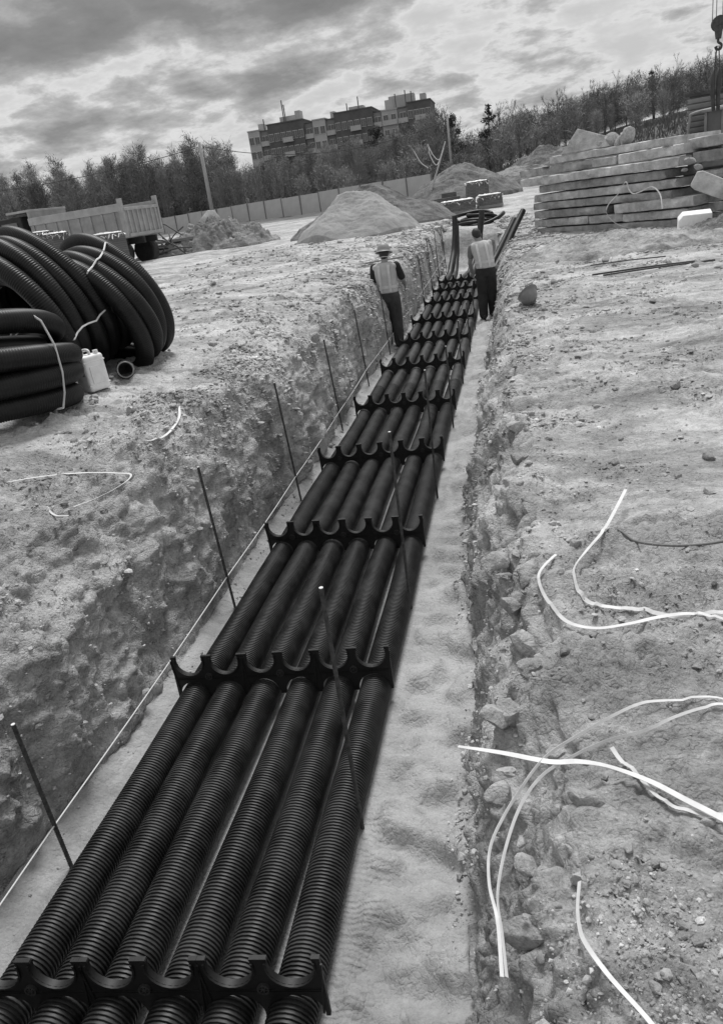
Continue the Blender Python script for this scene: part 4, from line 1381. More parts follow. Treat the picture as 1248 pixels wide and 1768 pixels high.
hk = thing('crane_hook', (4.80, 21.0, 4.1), 'dark crane hook block hanging on wire ropes at top right', 'crane hook')
mb = MB()
for s in (-0.06, 0.0, 0.06):
    mb.tube([(0, s - 0.015, 0), (0, s + 0.015, 0)], [0.155, 0.155], 20)
mb.tube([(0, 0, -0.05), (0, 0, -0.3)], [(0.10, 0.1), (0.06, 0.06)], 10)
mb.build('sheave_block', mat('greasy_steel', 0.045, 0.5, 0.4, 12, bump=0.004, bscale=30), hk, auto=True)
for x in (-0.14, -0.06, 0.07, 0.15):
    MB().tube([(x, 0, 0), (x + 0.0, 0.05, 9.0)], 0.010, 6).build('rope', M_CRANE2, hk)
mb = MB()
mb.tube(catmull([(0, 0, -0.28), (0.0, 0, -0.36), (0.07, 0, -0.42), (0.05, 0, -0.5), (-0.03, 0, -0.5), (-0.06, 0, -0.44)], 5), 0.028, 8)
mb.build('hook', M_CRANED, hk, smooth=True)
for k, s in enumerate((-1, 1)):
    sg = thing('lifting_sling', (4.80, 21.0, 3.65), ['left', 'right'][k] + ' of the two dark lifting slings hanging from the crane hook', 'sling', 'lifting slings on the crane hook')
    MB().tube([(0.02 * s, 0, 0.02), (0.055 * s - 0.01, 0, -0.45)], 0.014, 6).build('rope', M_STEEL, sg)
    mb = MB()
    mb.tube([(0.055 * s - 0.01, 0, -0.42), (0.065 * s - 0.02, 0, -0.65), (0.06 * s - 0.02, 0, -0.95), (0.05 * s, 0.0, -1.3)], [0.03, 0.055, 0.05, 0.04], 8)
    mb.build('grab_leg', M_CRANED, sg, smooth=True)

# ---------------------------------------------------------------- helmet, canister, jar
M_HELMET = mat('dusty_orange_helmet', 0.20, 0.45, 0.15, 8)
hx, hy = 0.16, 10.35
hm = thing('hard_hat', (hx, hy, ground_z(hx, hy) + 0.13), 'grey-looking hard hat lying crown down at the right trench edge', 'hard hat')
vs, fs = [], []
nu, nv = 24, 9
for j in range(nv + 1):
    a = math.pi / 2 * j / nv
    for i in range(nu):
        t = 2 * math.pi * i / nu
        vs.append((0.115 * math.sin(a) * math.cos(t) * 1.0, 0.14 * math.sin(a) * math.sin(t), 0.145 * math.cos(a)))
for i in range(nu):
    t = 2 * math.pi * i / nu
    b = 1.12 + 0.16 * max(0, math.sin(t)) ** 3
    vs.append((0.115 * math.cos(t) * b, 0.14 * math.sin(t) * b, -0.012))
for j in range(nv + 1):
    for i in range(nu):
        i2 = (i + 1) % nu
        fs.append((j * nu + i, (j + 1) * nu + i, (j + 1) * nu + i2, j * nu + i2))
mb = MB(); mb.add(vs, fs)
so = mb.build('shell', M_HELMET, hm, smooth=True)
sm = so.modifiers.new('solid', 'SOLIDIFY'); sm.thickness = 0.005
mb = MB()
for k in range(3):
    mb.tube([(0.04 * (k - 1), 0.10 * math.sin(a), 0.003 + 0.146 * math.cos(a)) for a in np.linspace(-0.9, 0.9, 9)], 0.006, 6)
mb.build('ridge', M_HELMET, so, smooth=True)
mb = MB().tube([(0.095 * math.cos(t), 0.115 * math.sin(t), 0.015) for t in np.linspace(0, 2 * math.pi, 24)], (0.004), 5)
mb.build('head_band', M_CRANED, hm, smooth=True)
hm.rotation_euler = Vector((0.30, -0.55, -0.62)).to_track_quat('Z', 'Y').to_euler()

jx, jy = -3.33, 5.48
jc = thing('plastic_canister', (jx, jy, ground_z(jx, jy)), 'white plastic canister standing against the flat pipe coil', 'canister')
jc.rotation_euler = (0, R_(-2), R_(-24))
jc.scale = (0.82, 0.82, 0.86)
bm = bmesh.new()
bmesh.ops.create_cube(bm, size=1.0)
for v in bm.verts:
    v.co = Vector((v.co.x * 0.20, v.co.y * 0.24, (v.co.z + 0.5) * 0.33))
bmesh.ops.bevel(bm, geom=bm.edges[:], offset=0.035, segments=4, affect='EDGES', profile=0.6)
me = bpy.data.meshes.new('body'); bm.to_mesh(me); bm.free()
me.materials.append(M_WHITE); me.shade_smooth()
body = link('body', me, jc)
for s in (-1, 1):
    MB().box((0.102 * s, 0, 0.15), (0.008, 0.15, 0.16)).build('side_panel', M_WHITE, body, bevel=0.003)
MB().box((0.02, -0.121, 0.19), (0.10, 0.003, 0.075)).build('label_patch', mat('label_grey', 0.35, 0.6, 0.2, 20), body)
for z_ in (0.06, 0.27):
    MB().box((0, 0, z_), (0.204, 0.244, 0.012)).build('rib', M_WHITE, body, bevel=0.004)
MB().tube(catmull([(-0.06, 0, 0.32), (-0.05, 0, 0.365), (0.04, 0, 0.37), (0.06, 0, 0.32)], 5), 0.014, 8).build('handle', M_WHITE, jc, smooth=True)
MB().tube([(0.06, 0.07, 0.325), (0.06, 0.07, 0.36)], 0.025, 14).build('cap', M_WHITE, jc, auto=True)

gx, gy = -3.33, 6.02
jr = thing('glass_jar', (gx, gy, ground_z(gx, gy) + 0.065), 'dark glass jar lying on its side beside the upright coils', 'jar')
jr.rotation_euler = (R_(84), 0, R_(28))
pr_ = [(0.0, -0.11), (0.065, -0.11), (0.078, -0.095), (0.080, 0.06), (0.072, 0.08), (0.062, 0.09), (0.062, 0.115)]
vs, fs = [], []
n = 20
for r, z_ in pr_:
    vs += [(max(r, 1e-4) * math.cos(2 * math.pi * i / n), max(r, 1e-4) * math.sin(2 * math.pi * i / n), z_) for i in range(n)]
for k in range(len(pr_) - 1):
    for i in range(n):
        fs.append((k * n + i, k * n + (i + 1) % n, (k + 1) * n + (i + 1) % n, (k + 1) * n + i))
mb = MB(); mb.add(vs, fs)
o = mb.build('vessel', mat('dark_glass', 0.05, 0.15, 0.3, 6, spec=0.8), jr, smooth=True)
o.modifiers.new('s', 'SOLIDIFY').thickness = 0.004
MB().tube([(0.066 * math.cos(t), 0.066 * math.sin(t), 0.112) for t in np.linspace(0, 2 * math.pi, 22)], 0.006, 6).build('rim', mat('glass_rim', 0.25, 0.2, 0.2, 6), jr, smooth=True)
for k, (x, y, s, lab) in enumerate([(-3.16, 5.12, 0.05, 'crumpled scrap of clear film near the canister'), (-2.80, 4.98, 0.055, 'small crumpled plastic cup on the left bank')]):
    o = link('litter', clod_mesh(600 + k, 2, 0.5, mat('dull_film', 0.33, 0.4, 0.3, 20)), None, (x, y, ground_z(x, y) + s * 0.5))
    o.scale = (s, s, s)
    tag(o, lab, 'litter')

# ---------------------------------------------------------------- loose far coil
fx, fy = -1.15, 28.2
fc = thing('pipe_coil', (fx, fy, ground_z(fx, fy)), 'loose coil of black pipe lying beyond the far trench end', 'pipe coil')
rg = np.random.default_rng(5)
for k, (r, dx, dy, dz, tx, ty) in enumerate([(0.78, -0.1, 0.0, 0.08, 0, 0), (0.70, 0.05, 0.05, 0.20, 4, 3), (0.62, 0.25, 0.3, 0.24, -10, 14), (0.80, 0.3, -0.2, 0.16, 6, -8), (0.8, -0.15, 0.4, 0.26, 16, 5)]):
    mb = MB()
    a0 = rg.uniform(0, 6.28)
    mb.tube([(r * math.cos(a), r * 0.95 * math.sin(a), 0.05 * math.sin(a * 2 + a0)) for a in np.linspace(a0, a0 + (6.2 if k < 3 else 4.4), 40)], 0.08, 8)
    o = mb.build('pipe_turn', M_COIL, fc, smooth=True)
    o.location = (dx, dy, dz)
    o.rotation_euler = (R_(tx), R_(ty), 0)
fc.scale = (0.85, 0.85, 0.85)

# ---------------------------------------------------------------- pallets of brick and block
def brick_extra(nt, b, src):
    L = nt.links.new
    br = N(nt, 'ShaderNodeTexBrick', inp={'Scale': 1.0, 'Mortar Size': 0.006, 'Brick Width': 0.25, 'Row Height': 0.07, 'Color1': (0.10, 0.10, 0.10, 1), 'Color2': (0.16, 0.16, 0.16, 1), 'Mortar': (0.05, 0.05, 0.05, 1)})
    mp = N(nt, 'ShaderNodeMapping', inp={'Rotation': (R_(90), 0, 0)})
    L(src, mp.inputs[0]); L(mp.outputs[0], br.inputs[0])
    L(br.outputs[0], b.inputs['Base Color'])


M_BRICK = mat('stacked_brick', 0.14, 0.85, 0.2, 6, extra=brick_extra)
M_WOOD = mat('pallet_wood', 0.25, 0.85, 0.25, 6, stretch=(1, 8, 8))
M_FILM = mat('white_film', 0.72, 0.35, 0.15, 14, bump=0.02, bscale=9)


def brick_pallet(x, y, w, d, h, rz, label, film=True, seed=0, skirt=False, z0=None):
    o = thing('brick_pallet', (x, y, ground_z(x, y) if z0 is None else z0), label, 'brick pallet', 'brick pallets on the site')
    o.rotation_euler = (0, 0, R_(rz))
    for s in (-1, 0, 1):
        MB().box((0, s * d * 0.42, 0.07), (w, 0.09, 0.13)).build('pallet_runner', M_WOOD, o)
    MB().box((0, 0, 0.14 + h / 2), (w * 0.96, d * 0.96, h)).build('brick_stack', M_BRICK, o, bevel=0.01)
    if film:
        rg = np.random.default_rng(seed)
        n = 22
        gx_, gy_ = np.meshgrid(np.linspace(-1, 1, n), np.linspace(-1, 1, n))
        e = np.maximum(np.abs(gx_), np.abs(gy_))
        zz = 0.155 + h + 0.05 * np.abs(fbm(gx_ * 2 + seed, gy_ * 2, 0 * gx_, 0.7, 3)) - (e > 0.9) * (0.04 + 0.35 * np.abs(fbm(gx_ * 3 + seed, gy_ * 3 + 9, 0 * gx_, 0.4, 2)))
        V = np.stack([gx_ * w * 0.5 * 1.02, gy_ * d * 0.5 * 1.02, zz], -1).reshape(-1, 3)
        I = np.arange(n * n).reshape(n, n)
        Q = np.stack([I[:-1, :-1], I[:-1, 1:], I[1:, 1:], I[1:, :-1]], -1).reshape(-1, 4)
        link('film_cover', fast_mesh('film_cover', V, Q, M_FILM), o)
    if skirt:
        for s in (-1, 1):
            MB().box((s * w * 0.40, -d * 0.487, 0.14 + h * 0.5), (0.05, 0.012, h)).build('film_strip', M_FILM, o)
    return o


brick_pallet(-1.62, 43.0, 1.15, 1.0, 0.95, 8, 'tall wrapped brick pallet with white film top beyond the trench end', seed=1)
brick_pallet(-3.4, 43.6, 1.7, 1.0, 0.40, 8, 'half-used low brick pallet left of the tall wrapped one', film=False)
brick_pallet(-3.15, 43.8, 0.8, 0.6, 0.62, 8, 'narrow brick pallet behind the half-used low one', film=False)
brick_pallet(-5.2, 37.5, 1.5, 0.9, 0.30, 14, 'low film-topped brick pallet beside the sand cone, left of three', seed=4)
brick_pallet(-3.85, 37.2, 1.2, 0.9, 0.34, 14, 'low film-topped brick pallet beside the sand cone, middle of three', seed=5)
brick_pallet(-2.3, 36.8, 1.6, 0.9, 0.42, 10, 'low film-topped brick pallet behind the loose far coil', seed=6)
brick_pallet(-0.9, 37.8, 1.1, 0.9, 0.42, 10, 'low film-topped brick pallet right of the loose far coil', seed=8)
brick_pallet(-14.7, 27.0, 1.9, 1.0, 1.15, -18, 'brick pallet with ragged white film before the dump truck wheels', seed=7)
brick_pallet(-17.6, 27.0, 2.2, 1.0, 1.5, -18, 'large wrapped brick pallet at the left edge before the truck cab', seed=9)
brick_pallet(-16.1, 26.6, 0.6, 0.8, 1.35, -18, 'narrow strapped pallet between the two wrapped pallets by the truck', film=True, seed=11)

# ---------------------------------------------------------------- dump truck
M_BED = mat('grey_truck_paint', 0.30, 0.6, 0.18, 2.5, bump=0.003, bscale=20)
M_BED2 = mat('pale_truck_paint', 0.36, 0.6, 0.18, 2.5, bump=0.003, bscale=20)
M_TYRE = mat('tyre_rubber', 0.025, 0.85, 0.3, 8, bump=0.01, bscale=25)
TRK = thing('dump_truck', (-15.55, 31.0, ground_z(-15.55, 31.0) - 0.05), 'grey tipper truck with ribbed bed standing at left', 'truck')
TRK.rotation_euler = (0, 0, R_(169))     # local +x points to the cab
# bed: x from 0 (tail) to 5, y from -2.4 to 0 mirrored so that the visible side is y = 0
BW = 2.35
side = MB()


def bedbox(name, c, s, m=M_BED, par=TRK, bevel=0.01, rot=None):
    return MB().box(c, s, rot).build(name, m, par, bevel=bevel)


bedbox('bed_floor', (2.4, -BW / 2, 1.18), (4.9, BW, 0.12))
sd = bedbox('bed_side', (2.4, 0.0, 1.80), (4.9, 0.07, 1.15))
for k in range(8):
    bedbox('rib', (0.35 + k * 0.62, 0.055, 1.70), (0.09, 0.06, 0.92), M_BED, sd)
bedbox('top_rail', (2.4, 0.03, 2.32), (4.95, 0.14, 0.30), M_BED2, sd)
sd2 = bedbox('bed_side', (2.4, -BW, 1.80), (4.9, 0.07, 1.15))
bedbox('top_rail', (2.4, -BW, 2.40), (4.95, 0.12, 0.14), M_BED2, sd2)
tg = bedbox('tailgate', (-0.10, -BW / 2, 1.74), (0.06, BW - 0.1, 1.05), M_BED)
for k in range(7):
    bedbox('rib', (-0.15, -0.22 - k * (BW - 0.45) / 6, 1.74), (0.06, 0.08, 0.98), M_BED2, tg)
bedbox('top_rail', (-0.15, -BW / 2, 2.24), (0.10, BW, 0.12), M_BED2, tg)
bedbox('bottom_rail', (-0.15, -BW / 2, 1.22), (0.14, BW, 0.13), M_BED2, tg)
for y in (0.03, -BW - 0.03):
    bedbox('corner_post', (-0.05, y, 1.90), (0.20, 0.13, 1.50), M_BED2)
bedbox('headboard', (4.88, -BW / 2, 2.0), (0.08, BW, 1.6))
bedbox('cab_guard', (5.45, -BW / 2, 2.78), (1.25, BW + 0.05, 0.09), M_BED2)
bedbox('chassis_rail', (3.0, -0.75, 0.98), (6.6, 0.12, 0.26), M_TYRE)
bedbox('chassis_rail', (3.0, -1.6, 0.98), (6.6, 0.12, 0.26), M_TYRE)
bedbox('mudguard', (0.42, -0.28, 1.05), (0.06, 0.55, 0.3), M_TYRE)
cabm = MB()
cabm.prism([(5.35, 0.75), (7.1, 0.75), (7.15, 1.6), (6.9, 2.6), (5.4, 2.6)], -BW + 0.05, -0.05)
cb = cabm.build('cab', M_TYRE, TRK, bevel=0.05)
MB().box((6.1, -0.035, 2.1), (0.9, 0.02, 0.6)).build('window', M_GLASS, cb)
for x in (0.75, 2.1, 6.2):
    for y0, y1 in ((-0.45, 0.0), (-BW, -BW + 0.45)):
        mb = MB()
        mb.tube([(x, y0, 0.52), (x, y0 + 0.04, 0.52), (x, y1 - 0.04, 0.52), (x, y1, 0.52)], [0.48, 0.53, 0.53, 0.48], 28)
        w = mb.build('wheel', M_TYRE, TRK, auto=True)
        s = 1 if y1 == 0.0 else -1
        yo = y1 if s > 0 else y0
        MB().tube([(x, yo - 0.1 * s, 0.52), (x, yo + 0.012 * s, 0.52), (x, yo + 0.05 * s, 0.52)], [0.3, 0.27, 0.12], 18).build('rim', M_BED, w, auto=True)

# planks beyond the truck tail
for k in range(12):
    x, y = -15.0 + 0.05 * (k % 3), 36.0 + 0.1 * (k % 2)
    lay_ = k // 3
    L_ = [4.2, 3.6, 4.0, 3.8][lay_]
    mb = MB().box((0, 0, 0), (L_, 0.32, 0.13))
    o = mb.build('timber_beam', M_WOOD, None, loc=(-15.4, 35.2 + 0.36 * (k % 3), ground_z(-15.4, 35.3) + 0.10 + 0.2 * lay_), bevel=0.01)
    o.rotation_euler = (0, R_(rng.uniform(-1, 1)), R_(4 + rng.uniform(-2, 2)))
    tag(o, 'pale timber beam in the pile between truck and rubble mound', 'timber', 'timber beams piled behind the truck tail')
for k in range(9):
    a = rng.uniform(0, 3.14)
    p = Vector((-15.6 + rng.uniform(-0.5, 0.7), 34.4 + rng.uniform(-0.3, 0.3), ground_z(-15.6, 34.4) + 0.25 + 0.12 * k))
    d = Vector((math.cos(a) * 0.7, 0.3, rng.uniform(-0.1, 0.5)))
    tag(MB().tube([p - d, p + d * 0.2 + Vector((0, 0, 0.1)), p + d], 0.03, 6).build('scrap_bar', M_STEEL), 'dark bent scrap bar in the tangle beside the rubble mound', 'scrap', 'tangle of scrap bars')
o = MB().prism([(-0.5, 0), (0.35, 0), (0.62, 0.45), (0.0, 0.85), (-0.3, 0.7)], -0.1, 0.1).build('concrete_plate', M_CONC3, None, loc=(-14.1, 36.6, ground_z(-14.1, 36.6) + 1.05), bevel=0.02)
o.rotation_euler = (R_(-25), R_(30), R_(15))
tag(o, 'pale broken concrete plate stuck on the rubble mound', 'concrete plate')
for k in range(14):
    a, q = rng.uniform(0, 6.28), rng.uniform(0.1, 0.95)
    x, y = -14.0 + 3.0 * q * math.cos(a), 36.2 - abs(2.0 * q * math.sin(a))
    r = rng.uniform(0.10, 0.24)
    dn = math.hypot((x + 14.0) / 3.2, (y - 36.5) / 2.2)
    o = link('rubble_lump', CM[k % 7], None, (x, y, ground_z(x, y) + max(0.0, 1.35 * (1 - dn)) + r * 0.3))
    o.scale = (r, r, r)
    o.rotation_euler = (k, k * 0.7, k * 1.9)
    tag(o, 'clay lump lying on the rubble mound beside the truck', 'rubble', 'lumps on the rubble mound')

# ---------------------------------------------------------------- fence, poles, wires
M_FENCE = mat('grey_fence_panel', 0.48, 0.85, 0.12, 0.5, bump=0.006, bscale=6)
M_FPOST = mat('dark_fence_post', 0.20, 0.8, 0.2, 3)
M_POLE = mat('grey_wood_pole', 0.36, 0.9, 0.25, 4, stretch=(6, 6, 0.5))
FA, FB = Vector((-56.0, 109.0, 0)), Vector((-7.0, 77.0, 0))
fdir = (FB - FA).normalized()
NP = 19
fn = thing('panel_fence', (FA.x, FA.y, 0), 'long grey panel fence with dark posts before the thicket', 'fence')
fang = math.atan2(fdir.y, fdir.x)
plen = (FB - FA).length / NP
pm = MB().box((0, 0, 1.0), (plen - 0.16, 0.05, 1.95)).mesh('panel', M_FENCE)
pom = MB().box((0, 0, 1.05), (0.12, 0.14, 2.2)).mesh('post', M_FPOST)
capm = MB().box((0, 0, 2.0), (plen - 0.02, 0.10, 0.08)).mesh('rail', M_FPOST)
for k in range(NP + 1):
    p = FA + fdir * (k * plen)
    zg = ground_z(p.x, p.y)
    o = link('post', pom, fn, (p.x - FA.x, p.y - FA.y, zg - 0.1)); o.rotation_euler = (0, 0, fang)
    if k < NP:
        c = FA + fdir * ((k + 0.5) * plen)
        zc_ = (zg + ground_z(p.x + fdir.x * plen, p.y + fdir.y * plen)) / 2
        o = link('panel', pm, fn, (c.x - FA.x, c.y - FA.y, zc_)); o.rotation_euler = (R_(rng.uniform(-2, 2)), 0, fang)


def pole(x, y, h, r, label, lean=0.0, arms=True):
    g = ground_z(x, y)
    o = thing('utility_pole', (x, y, g), label, 'utility pole')
    o.rotation_euler = (0, lean, 0)
    MB().tube([(0, 0, -0.3), (0, 0, h * 0.5), (0, 0, h)], [r * 1.25, r * 1.08, r * 0.85], 10).build('shaft', M_POLE, o, smooth=True)
    if arms:
        ca = MB().box((0.1, 0, h - 0.75), (0.75, 0.09, 0.09)).build('crossarm', M_POLE, o)
        for s in (-0.2, 0.42):
            MB().tube([(s, 0, h - 0.70), (s, 0, h - 0.58), (s, 0, h - 0.50)], [0.03, 0.07, 0.04], 8).build('insulator', M_CRANED, ca)
    return Vector((x, y, g + h - 0.5))


P1 = pole(-34.6, 92.0, 9.2, 0.20, 'grey utility pole leaning slightly, standing at the fence', lean=R_(0.4))
P2 = pole(-6.6, 100.0, 8.0, 0.13, 'slim dark utility pole before the thicket right of the apartment block', arms=False)
P0 = Vector((-78.0, 92.0, 9.6))


def wire(a, b, sag, label):
    pts = [a.lerp(b, t) - Vector((0, 0, sag * 4 * t * (1 - t))) for t in np.linspace(0, 1, 24)]
    tag(MB().tube(pts, 0.04, 5).build('power_line', M_CRANED), label, 'wire', 'overhead wires on the pole')


wire(P0, P1 - Vector((0.2, 0, 0)), 1.1, 'dark overhead cable running left from the utility pole')
wire(P1 + Vector((0.4, 0, 0)), P2, 2.0, 'dark overhead cable running right from the utility pole')
# leaning stick with fluttering tapes on the far mound
stx, sty = -5.4, 54.0
stg = ground_z(stx, sty)
stk = thing('leaning_stick', (stx, sty, stg), 'thin pale stick leaning to the right on the far mound', 'stick')
MB().tube([(0, 0, -0.2), (0.75, 0, 1.6), (1.6, 0, 3.6)], [0.07, 0.06, 0.04], 7).build('stick', M_POLE, stk, smooth=True)
for k, P in enumerate([[(1.45, -0.05, 3.2), (1.1, -0.1, 2.6), (0.75, -0.1, 2.9), (0.45, -0.12, 3.6)], [(1.3, -0.05, 2.9), (0.9, -0.1, 2.3), (0.55, -0.1, 2.9), (0.5, -0.12, 3.4)], [(0.35, -0.1, 2.2), (-0.1, -0.1, 2.6), (-0.45, -0.1, 3.3)]]):
    tag(ribbon('barrier_tape', [(stx + a, sty + b, stg + c) for a, b, c in P], 0.05, M_STRAP, [1.2, 1.4, 1.0]), ['long pale tape curling from the leaning stick', 'second pale tape curling from the leaning stick', 'short pale tape left of the leaning stick'][k], 'tape', 'tapes on the leaning stick')

# ---------------------------------------------------------------- apartment block
M_DBRICK = mat('dark_brick_wall', 0.11, 0.9, 0.15, 0.6)
M_LWALL = mat('white_render_wall', 0.42, 0.9, 0.10, 0.3)
M_GWALL = mat('grey_recess_wall', 0.24, 0.9, 0.15, 0.4)
M_WIN = mat('window_glass', 0.06, 0.12, 0.3, 0.5, spec=0.8)
M_WFR = mat('window_frame', 0.55, 0.6, 0.1, 3)
BX, BY, BZ = -59.0, 190.0, -0.9
bl = thing('apartment_block', (BX, BY, BZ), 'long dark brick apartment block with white bays rising behind the trees', 'building')
bl.scale = (0.965, 1, 1)
WM = MB().box((0, -0.03, 0), (1.5, 0.12, 1.7)).mesh('window', M_WFR)
GM = MB().box((-0.36, -0.11, 0), (0.62, 0.04, 1.5)).box((0.36, -0.11, 0), (0.62, 0.04, 1.5)).mesh('pane', M_WIN)
BM = MB().box((0, -0.55, 0), (3.2, 1.1, 0.16)).box((0, -1.05, 0.5), (3.2, 0.06, 0.9)).mesh('balcony', M_LWALL)
BM2 = MB().box((0, -0.03, 0.2), (2.4, 0.1, 2.0)).mesh('loggia', M_WIN)
SECT = [  # x0, x1, top, setback, material, kind
    (0.0, 2.9, 20.3, 0.0, M_LWALL, 'w'), (2.9, 5.1, 20.0, 0.8, M_GWALL, 'b'), (5.1, 14.1, 21.0, -0.3, M_DBRICK, 'm'),
    (14.1, 16.3, 20.1, 0.8, M_GWALL, 'b'), (16.3, 19.4, 20.4, 0.0, M_LWALL, 'w'), (19.4, 21.7, 20.1, 0.8, M_GWALL, 'b'),
    (21.7, 30.9, 21.0, -0.3, M_DBRICK, 'm'), (30.9, 33.0, 20.0, 0.8, M_GWALL, 'b'), (33.0, 36.7, 19.9, 0.2, M_LWALL, 'b'), (36.7, 39.2, 19.9, 0.5, M_GWALL, 'b'), (39.2, 44.6, 20.6, -0.3, M_DBRICK, 'm')]
for x0, x1, top, sb, m, kind in SECT:
    w = x1 - x0
    s = MB().box(((x0 + x1) / 2, 6 + sb / 2, top / 2), (w - 0.01, 12 - sb, top)).build('wall_section', m, bl)
    MB().box(((x0 + x1) / 2, 6 + sb / 2, top + 0.12), (w + 0.2, 12.3 - sb, 0.24)).build('parapet', M_DBRICK if m != M_LWALL else M_LWALL, s)
    n = 1 if w < 2.6 else (2 if w < 4 else (6 if w > 6 else 4))
    for fl in range(2, 6):
        zc_ = 3.0 + fl * 3.05
        if zc_ > top - 1.2:
            continue
        for q in range(n):
            xc = x0 + w * (q + 0.5) / n
            o = link('window', WM, s, (xc, sb - 0.02, zc_))
            if n > 1:
                o.scale = (0.78, 1, 1.0)
            o2 = link('pane', GM, s, (xc, sb - 0.02, zc_))
            o2.scale = o.scale
        if kind in 'bw' and fl % 1 == 0 and kind == 'b':
            o = link('balcony', BM, s, ((x0 + x1) / 2, sb, zc_ - 1.3)); o.scale = (w / 3.4, 0.7, 1)
        if kind == 'm':
            o = link('balcony', BM, s, (x0 + w * 0.55, sb, zc_ - 1.3)); o.scale = (0.8, 0.8, 1)
for hi, (x, w, h) in enumerate(((9.5, 4.0, 1.6), (12.0, 1.2, 2.4), (26.5, 3.5, 1.2), (34.5, 2.0, 1.3), (37.5, 6.0, 1.9), (2.2, 1.2, 1.0), (20.5, 1.0, 1.0), (42.5, 1.3, 1.5))):
    MB().box((x, 5.13 + 0.11 * hi, 20.43 + h / 2), (w + 0.03, 3, h + 1.2)).build('roof_hut', M_LWALL, bl)
for x, h in ((8.7, 5.0), (9.1, 4.0), (27.3, 3.0), (38.6, 2.6), (36.2, 2.2), (24.5, 2.0), (3.5, 1.8), (40.0, 2.2)):
    MB().tube([(x, 3, 20.0), (x, 3, 21.0 + h)], 0.14, 6).build('antenna', M_CRANE, bl)

# ---------------------------------------------------------------- trees
M_BARK = mat('grey_bark', 0.11, 0.9, 0.3, 3, stretch=(4, 4, 0.6))
M_PALE = mat('pale_birch_bark', 0.24, 0.9, 0.4, 3, stretch=(3, 3, 1.0))
M_TWIG = mat('grey_twigs', 0.24, 0.9, 0.3, 0.5)
M_TWIG2 = mat('dark_twigs', 0.15, 0.9, 0.3, 0.5)
M_TWIG3 = mat('budding_twigs', 0.28, 0.9, 0.3, 0.5)
M_NEED = mat('dark_needles', 0.035, 0.9, 0.3, 0.8)
M_FOL = mat('dark_foliage', 0.075, 0.9, 0.35, 0.8)


def slivers(rg, P, D, L, W):
    """thin triangles from points P along D"""
    n = len(P)
    side = np.cross(D, rg.normal(size=(n, 3)))
    side /= np.linalg.norm(side, axis=1, keepdims=True) + 1e-9
    V = np.stack([P - side * W[:, None] / 2, P + side * W[:, None] / 2, P + D * L[:, None]], 1)
    return V.reshape(-1, 3), np.arange(n * 3).reshape(-1, 3)


def unit(v):
    return v / (np.linalg.norm(v, axis=-1, keepdims=True) + 1e-9)


def make_birch(seed, H=11.0, W=1.5, n=1100, dark=0):
    rg = np.random.default_rng(seed)
    mb = MB()
    lean = rg.normal(size=2) * 0.25
    tr = lambda t: np.array([lean[0] * t * t, lean[1] * t * t, H * 0.97 * t])
    mb.tube([tr(t) for t in np.linspace(0, 1, 7)], [0.11, 0.10, 0.085, 0.065, 0.045, 0.03, 0.012], 6)
    P, D = [], []
    nl = 42
    for k in range(nl):
        t = 0.10 + 0.86 * (k + rg.random()) / nl
        a = rg.uniform(0, 6.28)
        ln = W * (0.35 + 0.9 * math.sin(math.pi * min(t * 0.92 + 0.08, 1)) ** 0.8) * rg.uniform(0.6, 1.15)
        d = np.array([math.cos(a), math.sin(a), rg.uniform(0.7, 1.5)])
        d /= np.linalg.norm(d)
        b = tr(t)
        mid = b + d * ln * 0.6
        tip = b + d * ln + np.array([0, 0, 0.15 * ln])
        mb.tube([b, mid, tip], [0.03 * (1.2 - t), 0.02 * (1.2 - t), 0.006], 3, caps=False)
        m = n // nl
        s = rg.random(m) ** 0.7
        pp = b + (tip - b) * s[:, None] + rg.normal(size=(m, 3)) * 0.30
        P.append(pp); D.append(unit(d * 0.8 + rg.normal(size=(m, 3)) * 0.55 + np.array([0, 0, 0.35])))
    P = np.concatenate(P); D = np.concatenate(D)
    V, F = slivers(rg, P, D, rg.uniform(0.25, 0.75, len(P)), rg.uniform(0.035, 0.085, len(P)))
    return mb.mesh('trunk', M_PALE if not dark else M_BARK, True), fast_mesh('crown', V, F, [M_TWIG, M_TWIG2, M_TWIG3][dark], smooth=False, tri=True)


def make_bare(seed, H=13.0, spread=0.85, n=1800, twig=None):
    rg = np.random.default_rng(seed)
    mb = MB()
    tips = []

    def grow(p, d, L, r, depth):
        q = p + d * L * 0.5 + rg.normal(size=3) * L * 0.04
        e = p + d * L + rg.normal(size=3) * L * 0.06
        mb.tube([p, q, e], [r, r * 0.8, r * 0.55], 5 if depth < 2 else 3, caps=False)
        if depth >= 4:
            tips.append((q, e, d)); return
        if depth >= 2:
            tips.append((q, e, d))
        for k in range(3 if depth < 3 else 2):
            nd = unit(d + rg.normal(size=3) * spread * 0.55 + np.array([0, 0, 0.25]))
            grow(e if k < 2 else q, nd, L * rg.uniform(0.55, 0.8), r * 0.6, depth + 1)
    d0 = unit(np.array([rg.normal() * 0.05, rg.normal() * 0.05, 1.0]))
    grow(np.zeros(3), d0, H * 0.34, H * 0.016, 0)
    P, D = [], []
    m = max(n // len(tips), 2)
    for q, e, d in tips:
        s = rg.random(m)
        P.append(q + (e - q) * s[:, None]); D.append(unit(d + rg.normal(size=(m, 3)) * 0.7 + np.array([0, 0, 0.2])))
    P = np.concatenate(P); D = np.concatenate(D)
    V, F = slivers(rg, P, D, rg.uniform(0.3, 1.0, len(P)), rg.uniform(0.025, 0.05, len(P)))
    return mb.mesh('trunk', M_BARK, True), fast_mesh('crown', V, F, twig or M_TWIG2, smooth=False, tri=True)


